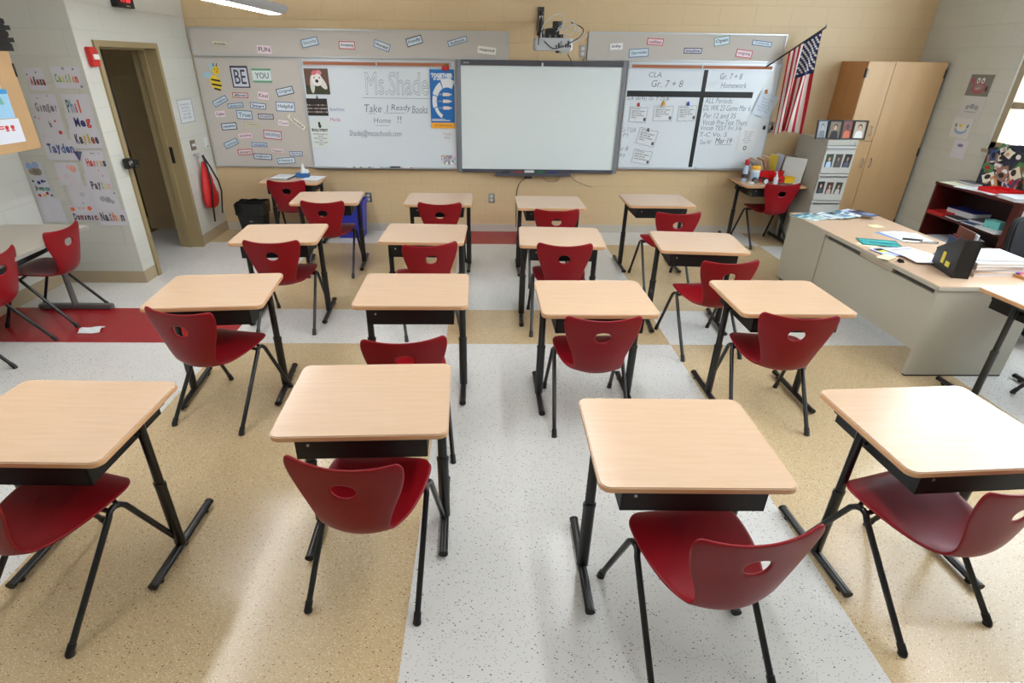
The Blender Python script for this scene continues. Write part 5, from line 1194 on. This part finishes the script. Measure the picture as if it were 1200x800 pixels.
BLM = mat('blue_bin_plastic', (.16, .20, .66), .4)
b = MB(); openbox(b, .30, .22, .46, .035, BLM); obj('bin_body', b.mesh('bin_body', fix=False), o)
obj('rim', MB().box(-.19, .19, -.15, -.144, .44, .465, BLM).box(-.19, .19, .144, .15, .44, .465, BLM).box(-.19, -.184, -.144, .144, .44, .465, BLM).box(.184, .19, -.144, .144, .44, .465, BLM).mesh('rim', fix=False), o)
k_ = fit_text('RECYCLE', .13, .018, cm((.85, .86, .9)), bold=.0008); q = obj('lettering', k_, o); q.location = (.12, -.133, .30); q.rotation_euler = (R(98), R(-90), 0)
q.matrix_local = Matrix.Translation((.12, -.1375, .30)) @ FR['back'].to_4x4() @ Matrix.Rotation(R(90), 4, 'Z')

# crumpled tissue on the red floor
p = at(107, 387, z=0)
o = thing('paper_scrap', 'crumpled white tissue on the red floor patch', 'paper', (p.x, p.y, 0), R(10)); b = MB(); vs = []
for j in range(5):
    for i in range(8):
        u = i / 7 - .5; v = j / 4 - .5; sc_ = 1 - .5 * abs(u - .2); vs.append((u * .17, v * .14 * sc_, .004 + .03 * abs(math.sin(5 * u + 3 * v)) * (1 - 2 * abs(v))))
b.add(vs, [(j * 8 + i, j * 8 + i + 1, (j + 1) * 8 + i + 1, (j + 1) * 8 + i) for j in range(4) for i in range(7)], PAPER); obj('tissue', b.mesh('tissue', smooth=True), o)

# ================================================================== LEFT SIDE: table, wall cabinet, posters, backpack
tb = thing('side_table', 'long grey laminate table in the recess beside the name posters', 'table', (0, 0, 0))
TG = mat('grey_table_laminate', (.72, .69, .635), .3); TE = mat('grey_table_edge', (.60, .58, .55), .4)
b = MB(); b.prism([(-4.18, 4.87), (-4.18, 2.6), (-3.28, 2.6), (-3.42, 3.86), (-3.46, 4.84), (-3.47, 4.87)], .672, .70, TG, TE); obj('tabletop', b.mesh('tabletop'), tb)
obj('apron', MB().add([(-3.59, 4.7, .59), (-3.50, 3.86, .59), (-3.40, 2.7, .59), (-3.42, 2.7, .59), (-3.52, 3.86, .59), (-3.61, 4.7, .59)] + [(-3.59, 4.7, .672), (-3.50, 3.86, .672), (-3.40, 2.7, .672), (-3.42, 2.7, .672), (-3.52, 3.86, .672), (-3.61, 4.7, .672)],
        [(0, 1, 7, 6), (1, 2, 8, 7), (2, 3, 9, 8), (3, 4, 10, 9), (4, 5, 11, 10), (5, 0, 6, 11), (0, 5, 4, 1), (1, 4, 3, 2)], BLACKM).mesh('apron'), tb)
GT = mat('grey_metal', (.42, .42, .42), .4, .3)
for yy in (4.66, 2.75):
    lg = obj('leg', MB().tube([(-3.66, yy, .04), (-3.66, yy, .672)], .03, GT, 12, .02).mesh('leg', smooth=True), tb)
    obj('foot', MB().rrect(-3.98, -3.33, yy - .03, yy + .03, .02, .0, .045, GT).mesh('foot', bevel=.008), lg)
lying('paper_slip', 'white paper slip lying on the grey side table at the photo edge', 'paper', -3.55, 3.90, .70, .12, .09, .002, (.88, .9, .92), 20)

wc = thing('wall_cabinet', 'maple wall cabinet with papers taped on its doors, upper left', 'cabinet', (0, 0, 0))
WX, WY1, WZ0, WZ1 = -3.57, 4.76, 1.352, 2.03
obj('carcass', MB().box(XREC, WX, 3.0, WY1, WZ0, WZ1, CABW).mesh('carcass'), wc)
for (a, c, hy) in ((3.86, WY1, 4.35), (3.0, 3.855, 3.9)):
    dd = obj('door', MB().box(WX, WX + .02, a + .002, c - .002, WZ0, WZ1, CABW).mesh('door', bevel=.002), wc)
    hy2 = 3.93 if a > 3.5 else 3.79
    obj('handle', MB().tube([(WX + .02, hy2, 1.42), (WX + .05, hy2, 1.43), (WX + .05, hy2, 1.51), (WX + .02, hy2, 1.52)], .005, GREYD, 8).mesh('handle', smooth=True), dd)
    if a > 3.5: obj('hinge', MB().box(WX + .014, WX + .024, WY1 - .012, WY1 + .004, 1.86, 1.95, BLACKM).mesh('hinge'), dd)
def cabpaper(y0, y1, z0, z1, c, label, txt, tc, band=None):
    o = thing('pupil_sheet', label, 'paper', group='sheets taped on the wall cabinet'); onwall(o, 'left', (WX + .0205, (y0 + y1) / 2, (z0 + z1) / 2), R(-1))
    W, H = y1 - y0, z1 - z0
    obj('page', MB().box(-W / 2, W / 2, -H / 2, H / 2, 0, .0015, cm(c)).mesh('page'), o)
    if band: obj('band', MB().box(-W / 2, W / 2, H * .34, H / 2, .0015, .002, cm(band)).disc(0, H * .42, .02, .012, .0023, cm((.2, .4, .75))).mesh('band', fix=False), o)
    if txt: obj('lettering', fit_text(txt, W * .5, H * .25, cm(tc), bold=.0015), o).location = (W * .08, .02, .002)
cabpaper(4.22, 4.56, 1.79, 2.02, (.84, .86, .90), 'pale sheet with faint pencil marks, top of the wall cabinet papers', '? ?', (.75, .77, .82))
cabpaper(4.22, 4.60, 1.59, 1.785, (.62, .80, .92), 'light blue sheet with painted letters, middle of the wall cabinet papers', 'anna', (.45, .70, .62), (.22, .60, .85))
cabpaper(4.24, 4.62, 1.42, 1.585, (.88, .90, .94), 'white sheet with red letters, lowest of the wall cabinet papers', 'F!!', (.80, .22, .18))
o = thing('speaker', 'black plastic crate-like box on top of the wall cabinet', 'box', (-3.70, 4.81, WZ1), R(2)); o.name = 'storage_crate'
b = MB(); b.box(-.14, .14, -.3, .02, 0, .02, BLACKP)
for k_ in range(5): b.box(-.14 + .0, .14 + .012 * (k_ % 2), -.3, .02 + .02 * (k_ % 2), .02 + k_ * .04, .05 + k_ * .04, BLACKP)
b.box(-.135, .135, -.29, .012, .02, .215, BLACKBOX); obj('crate_body', b.mesh('crate_body', fix=False), o)
obj('handle', MB().tube([(.145, -.2, .15), (.17, -.18, .17), (.17, -.12, .17), (.145, -.1, .15)], .007, BLACKM, 8).mesh('handle'), o)

# name posters on the return wall
G4 = 'hand-lettered name posters'
RBW = [(.75, .15, .18), (.9, .55, .15), (.85, .75, .2), (.25, .55, .3), (.2, .4, .7), (.45, .25, .6)]
def nposter(corners, word, label, cols, tx=0., ty=0., tw=.72, th=.32, blobs=(), z=0., tilt=0.):
    """corners = photo x0,y0,x1,y1 of a sheet on the return wall"""
    x0, y0, x1, y1 = corners; a = at(x0, y0, y=YP - .003); c = at(x1, y1, y=YP - .003)
    o = thing('name_poster', label, 'poster', group=G4); onwall(o, 'back', ((a.x + c.x) / 2, YP - .002 - z, (a.z + c.z) / 2), R(tilt))
    W, H = abs(c.x - a.x), abs(a.z - c.z)
    n = 6; b = MB(); vs = []
    for i in range(n + 1):
        u = i / n - .5; cz = .001 + .003 * math.sin(i * 1.9)**2
        vs += [(u * W, -H / 2, cz + .002), (u * W, H / 2, cz)]
    b.add(vs, [(2 * i, 2 * i + 2, 2 * i + 3, 2 * i + 1) for i in range(n)], cm((.82, .82, .85))); obj('sheet', b.mesh('sheet', smooth=True), o)
    # letters one by one in their colours
    tot = tw * W; xw = tot / len(word)
    for i, ch in enumerate(word):
        if ch == ' ': continue
        wd = xw * (.42 if ch in 'il!tjrf' else .86); hh = H * th * (1 if (ch.isupper() or ch in 'ldhtbkfygj') else .72)
        q = obj('lettering', fit_text(ch, wd, hh, cm(cols[i % len(cols)]), bold=.002), o); q.location = (tx * W - tot / 2 + (i + .5) * xw, ty * H + (-.0 if ch.isupper() or ch in 'ldhtbkf' else -H * th * .14), .006)
    if blobs:
        b = MB()
        for i, (bx, by, r_, c_b) in enumerate(blobs): b.disc(bx * W, by * H, r_, r_, .0058 + .0001 * i, cm(c_b), 12)
        obj('drawing', b.mesh('drawing', fix=False), o)
GR = (.50, .50, .53); PU = (.30, .30, .50)
nposter((27, 79, 58, 106), 'Alexa', 'name poster lettered in red and black, top left of the pillar', [(.8, .2, .2), (.2, .2, .22), (.65, .3, .3), (.2, .2, .22), (.6, .2, .2)], .05, -.08, .8, .38, ((-.4, .2, .006, (.2, .2, .2)), (.1, .3, .006, (.3, .2, .2))))
nposter((58, 78, 99, 104), 'Caitlin', 'name poster lettered in green and yellow, top right of the pillar', [(.45, .65, .35), (.6, .7, .35), (.8, .75, .4), (.5, .65, .4), (.7, .7, .4), (.8, .6, .3), (.85, .35, .25)], -.02, -.02, .82, .4, ((.3, .4, .008, (.4, .4, .45)), (.44, -.4, .012, (.6, .6, .62)), (-.05, .42, .012, (.6, .6, .62))), z=.001)
nposter((33, 110, 72, 135), 'Ginger', 'name poster lettered in grey outline, second row left', [GR, (.55, .55, .58)], .03, -.12, .86, .42, ((.2, .42, .005, (.4, .5, .5)), (-.2, .3, .006, (.7, .5, .5))), z=.0005)
nposter((70, 110, 110, 134), 'Phil', 'name poster with tall red and blue letters, second row right', [(.3, .45, .4), (.4, .6, .75), (.85, .35, .3), (.85, .4, .3)], -.12, -.1, .52, .65, (), z=.0015)
nposter((38, 134, 80, 164), 'h', 'drawing poster with small red and pink doodles, third row left', [(.4, .4, .42)], .05, .12, .09, .25, ((.32, -.2, .016, (.85, .25, .28)), (.25, .25, .010, (.85, .45, .45)), (-.3, .35, .009, (.9, .6, .6)), (-.35, -.35, .008, (.9, .65, .68)), (-.42, .4, .006, (.3, .3, .5))))
nposter((76, 133, 115, 153), 'Meg', 'name poster lettered in navy and red, third row right', [(.2, .2, .45), (.2, .2, .45), (.8, .25, .25)], .05, 0, .6, .55, (), z=.001)
nposter((80, 151, 122, 174), 'Kaylee', 'name poster lettered in black and yellow, fourth row right', [(.22, .2, .3), (.25, .2, .25), (.85, .7, .2), (.75, .7, .2), (.6, .3, .2), (.25, .2, .3)], .03, .0, .78, .5, (), z=.0018)
nposter((48, 163, 92, 188), 'Tayden', 'name poster lettered in blue, fourth row left', [(.3, .38, .62), (.35, .42, .65)], .06, .08, .86, .45, (), z=.0008)
nposter((92, 176, 128, 204), 'Harris', 'name poster lettered in red and navy beside a purple pennant', [(.85, .3, .25), (.8, .25, .25), (.85, .35, .3), (.9, .75, .4), (.9, .7, .35), (.25, .3, .45)], .1, .0, .84, .34, ((.1, -.35, .008, (.9, .6, .6)), (.0, .38, .005, (.2, .2, .3)), (.1, .38, .005, (.2, .2, .3)), (.35, .38, .006, (.8, .5, .6))), z=.002)
nposter((27, 190, 64, 232), 'Jasmine', 'name poster with a watercolour house and red and blue flowers', [(.25, .3, .25), (.4, .5, .3), (.25, .5, .3), (.3, .55, .5), (.3, .6, .6), (.35, .6, .65), (.4, .6, .65)], .05, -.22, .8, .15, ((-.32, -.02, .010, (.15, .15, .2)), (-.03, -.06, .016, (.2, .25, .6)), (.18, -.02, .014, (.25, .2, .5)), (.32, -.02, .008, (.2, .2, .3)), (-.22, -.42, .014, (.75, .12, .18)), (.05, -.42, .013, (.9, .72, .25)), (.22, -.36, .014, (.7, .12, .3)), (.42, -.42, .010, (.15, .2, .45)), (-.05, .25, .035, (.60, .52, .42)), (.12, .25, .035, (.55, .50, .42)), (-.18, .25, .03, (.62, .52, .40)), (-.25, .4, .03, (.55, .65, .82)), (.1, .42, .03, (.60, .68, .82)), (.0, .24, .025, (.45, .47, .45))))
nposter((62, 190, 98, 217), ' ', 'poster with a faint pink crayon scene, middle of the pillar', [GR], 0, 0, .5, .3, ((.28, .22, .03, (.92, .66, .62)), (.1, .3, .016, (.93, .72, .68)), (-.1, -.1, .02, (.84, .78, .84)), (.05, -.25, .02, (.86, .80, .86)), (-.3, -.15, .016, (.88, .8, .84))), z=.0006)
nposter((98, 203, 135, 228), 'Payton', 'name poster lettered in black, green and yellow above the pencil sketch', [(.3, .25, .35), (.35, .3, .35), (.45, .35, .35), (.55, .7, .4), (.88, .85, .55), (.88, .72, .72)], .06, -.05, .80, .38, ((.25, .4, .010, (.88, .65, .7)),), z=.0026)
nposter((42, 232, 80, 260), ' ', 'blank white sheet low on the left of the pillar', [GR])
nposter((78, 217, 112, 243), ' ', 'white sheet with a faint pencil circle, lower middle of the pillar', [GR], 0, 0, .5, .3, ((.1, .1, .022, (.76, .76, .78)), (.0, -.3, .01, (.7, .7, .72))), z=.0005)
nposter((80, 240, 117, 259), 'Dominic', 'name poster lettered in black with two orange discs', [(.2, .2, .24), (.3, .2, .25), (.55, .25, .25), (.2, .2, .25)], .02, -.22, .92, .42, ((-.37, .25, .020, (.92, .42, .25)), (.28, .3, .020, (.92, .42, .25)), (-.1, .3, .012, (.88, .7, .72)), (.05, .3, .012, (.88, .7, .72))), z=.0010)
nposter((106, 223, 143, 247), ' ', 'sheet with grey pencil shading right of the pencil circle', [GR], 0, 0, .5, .3, ((-.1, .1, .026, (.64, .64, .66)), (.1, .05, .028, (.60, .60, .62)), (.25, -.05, .02, (.66, .66, .68)), (.42, .38, .008, (.25, .35, .4))), z=.0018)
nposter((113, 245, 152, 264), 'Nathan', 'name poster lettered in black and orange, lowest on the pillar', [(.25, .25, .3), (.3, .25, .3), (.45, .3, .3), (.85, .45, .3), (.88, .8, .7), (.3, .25, .3)], .0, .05, .84, .55, (), z=.0028)
o = thing('pennant', 'small purple and green paper triangle among the posters', 'paper triangle'); onwall(o, 'back', at(92, 182, y=YP - .009))
obj('triangle', MB().prism([(-.035, .035), (.04, .032), (-.005, -.05)], 0, .001, cm((.38, .2, .55))).mesh('triangle'), o); obj('inner_triangle', MB().poly([(.0, .03), (.036, .028), (-.002, -.03)], .0014, cm((.25, .45, .42))).mesh('inner_triangle', fix=False), o)

# door-side wall items
o, W, H = flat('fire_alarm', 'red fire alarm pull station beside the door frame', 'fire alarm', 'left', 104, 68, 14, 15)
o.location = (XL + .001, 5.455, 2.0)
obj('backplate', MB().box(-.055, .055, -.075, .075, 0, .04, cm((.75, .14, .12), .4)).mesh('backplate', bevel=.006), o)
obj('pull_bar', MB().box(-.03, .045, -.02, .02, .04, .052, WHITEP).mesh('pull_bar', bevel=.003), o)
ck = thing('digital_clock', 'black digital clock with red digits high on the door wall', 'clock'); onwall(ck, 'left', (XL + .001, 6.11, 2.49))
obj('case', MB().box(-.14, .14, -.085, .085, 0, .06, BLACKP).mesh('case', bevel=.004), ck)
REDL = mat('red_led', (.9, .1, .15), .4, emit=(1, .12, .2), estr=1.6)
obj('digits', fit_text('9:40', .17, .08, REDL, bold=.002), ck).location = (0, -.005, .061)
obj('lettering', fit_text('Sapling', .06, .012, WHITEP), ck).location = (.03, -.07, .061)
o, W, H = flat('notice', 'framed white notice on the wall right of the door', 'notice', 'left', 218, 130, 17, 25)
obj('page', MB().box(-W / 2, W / 2, -H / 2, H / 2, 0, .003, cm((.84, .86, .87))).mesh('page'), o)
fm = cm((.55, .58, .62)); obj('border', MB().box(-W / 2, W / 2, H / 2 - .006, H / 2, .003, .005, fm).box(-W / 2, W / 2, -H / 2, -H / 2 + .006, .003, .005, fm).box(-W / 2, -W / 2 + .006, -H / 2, H / 2, .003, .005, fm).box(W / 2 - .006, W / 2, -H / 2, H / 2, .003, .005, fm).mesh('border', fix=False), o)
obj('lettering', fit_text('Emergency\nExit plan\nroom 12\nturn left\nthen right', W * .7, H * .7, cm((.62, .65, .70))), o).location = (0, 0, .0035)
o, W, H = flat('door_sign', 'small brown room sign above the coat hook', 'sign', 'left', 226, 170, 13, 13)
obj('plaque', MB().box(-.06, .06, -.055, .055, 0, .006, cm((.48, .42, .37))).mesh('plaque', bevel=.002), o); obj('lettering', fit_text('PUSH', .085, .03, PAPER, bold=.002), o).location = (.01, 0, .0065)
o, W, H = flat('thermostat', 'small white thermostat beside the brown sign', 'thermostat', 'left', 240, 167, 8, 12)
obj('case', MB().box(-.04, .04, -.055, .055, 0, .025, WHITEP).mesh('case', bevel=.004), o); obj('dial', MB().box(-.02, .02, -.045, -.035, .025, .028, GREYD).mesh('dial'), o)
# backpack on hook
hp = Vector((XL, 6.86, 1.00))
o = thing('coat_hook', 'steel wire hook on the wall holding the red backpack', 'hook'); onwall(o, 'left', (XL + .001, 6.86, 1.0))
obj('base', MB().box(-.03, .03, -.01, .01, 0, .006, CHROME).mesh('base'), o); obj('wire', MB().tube([(0, 0, .004), (.0, .0, .04), (.005, .02, .055), (.008, .03, .05)], .005, CHROME, 8).tube([(-.02, 0, .004), (-.02, -.0, .03), (0, -.03, .045), (0, -.02, .06)], .005, CHROME, 8).mesh('wire', smooth=True), o)
bp = thing('backpack', 'red drawstring backpack with black straps hanging on the hook', 'backpack', (XL + .07, 6.90, .40))
BR_ = mat('red_nylon', (.78, .09, .10), .55, noise=.05, nscale=20)
b = MB(); n = 20; rows = [(.0, .105, .045), (.03, .14, .06), (.12, .15, .07), (.24, .12, .06), (.36, .08, .045), (.46, .045, .03), (.52, .02, .018)]; vs = []
for j, (zz, ry_, rx_) in enumerate(rows):
    for k_ in range(n):
        a = 2 * PI * k_ / n; w_ = 1 + .05 * math.sin(5 * a + j * 1.3)
        vs.append((rx_ * math.cos(a) * w_, ry_ * math.sin(a) * w_ - .03 * zz, zz + .006 * math.sin(3 * a)))
b.add(vs, [(j * n + k_, j * n + (k_ + 1) % n, (j + 1) * n + (k_ + 1) % n, (j + 1) * n + k_) for j in range(len(rows) - 1) for k_ in range(n)] + [list(range(n))[::-1], [(len(rows) - 1) * n + k_ for k_ in range(n)]], BR_)
obj('bag_body', b.mesh('bag_body', smooth=True), bp)
obj('strap', MB().tube([(.03, -.04, .58), (.06, -.06, .45), (.08, -.10, .25), (.06, -.12, .05), (.03, -.10, -.16)], .010, BLACKP, 6).mesh('strap', smooth=True), bp)
obj('strap', MB().tube([(.03, -.03, .58), (.06, .02, .45), (.085, .09, .28), (.07, .15, .15), (.02, .16, -.12)], .009, BLACKP, 6).mesh('strap', smooth=True), bp)
obj('top_loop', MB().tube([(.03, -.035, .52), (.02, -.045, .60), (.03, -.03, .60), (.03, -.03, .52)], .007, BLACKP, 6).mesh('top_loop', smooth=True), bp)
obj('lettering', fit_text('SPORT', .14, .035, cm((.88, .80, .80)), bold=.002), bp).matrix_local = Matrix.Translation((.078, .01, .24)) @ FR['left'].to_4x4() @ Matrix.Rotation(R(-70), 4, 'Z')

# ================================================================== LIGHT
wd = bpy.data.worlds.new('sky'); SC.world = wd; wd.use_nodes = True
nt = wd.node_tree; bg = nt.nodes['Background']; bg.inputs[0].default_value = (.78, .90, 1., 1); bg.inputs[1].default_value = 7.5
SC.view_settings.view_transform = 'Standard'; SC.view_settings.look = 'None'; SC.view_settings.gamma = 1; SC.view_settings.use_curve_mapping = False
SC.view_settings.exposure = 0.28
SC.cycles.max_bounces = 8; SC.cycles.diffuse_bounces = 5; SC.cycles.sample_clamp_indirect = 6
SC.cycles.use_denoising = True
bpy.context.view_layer.update()
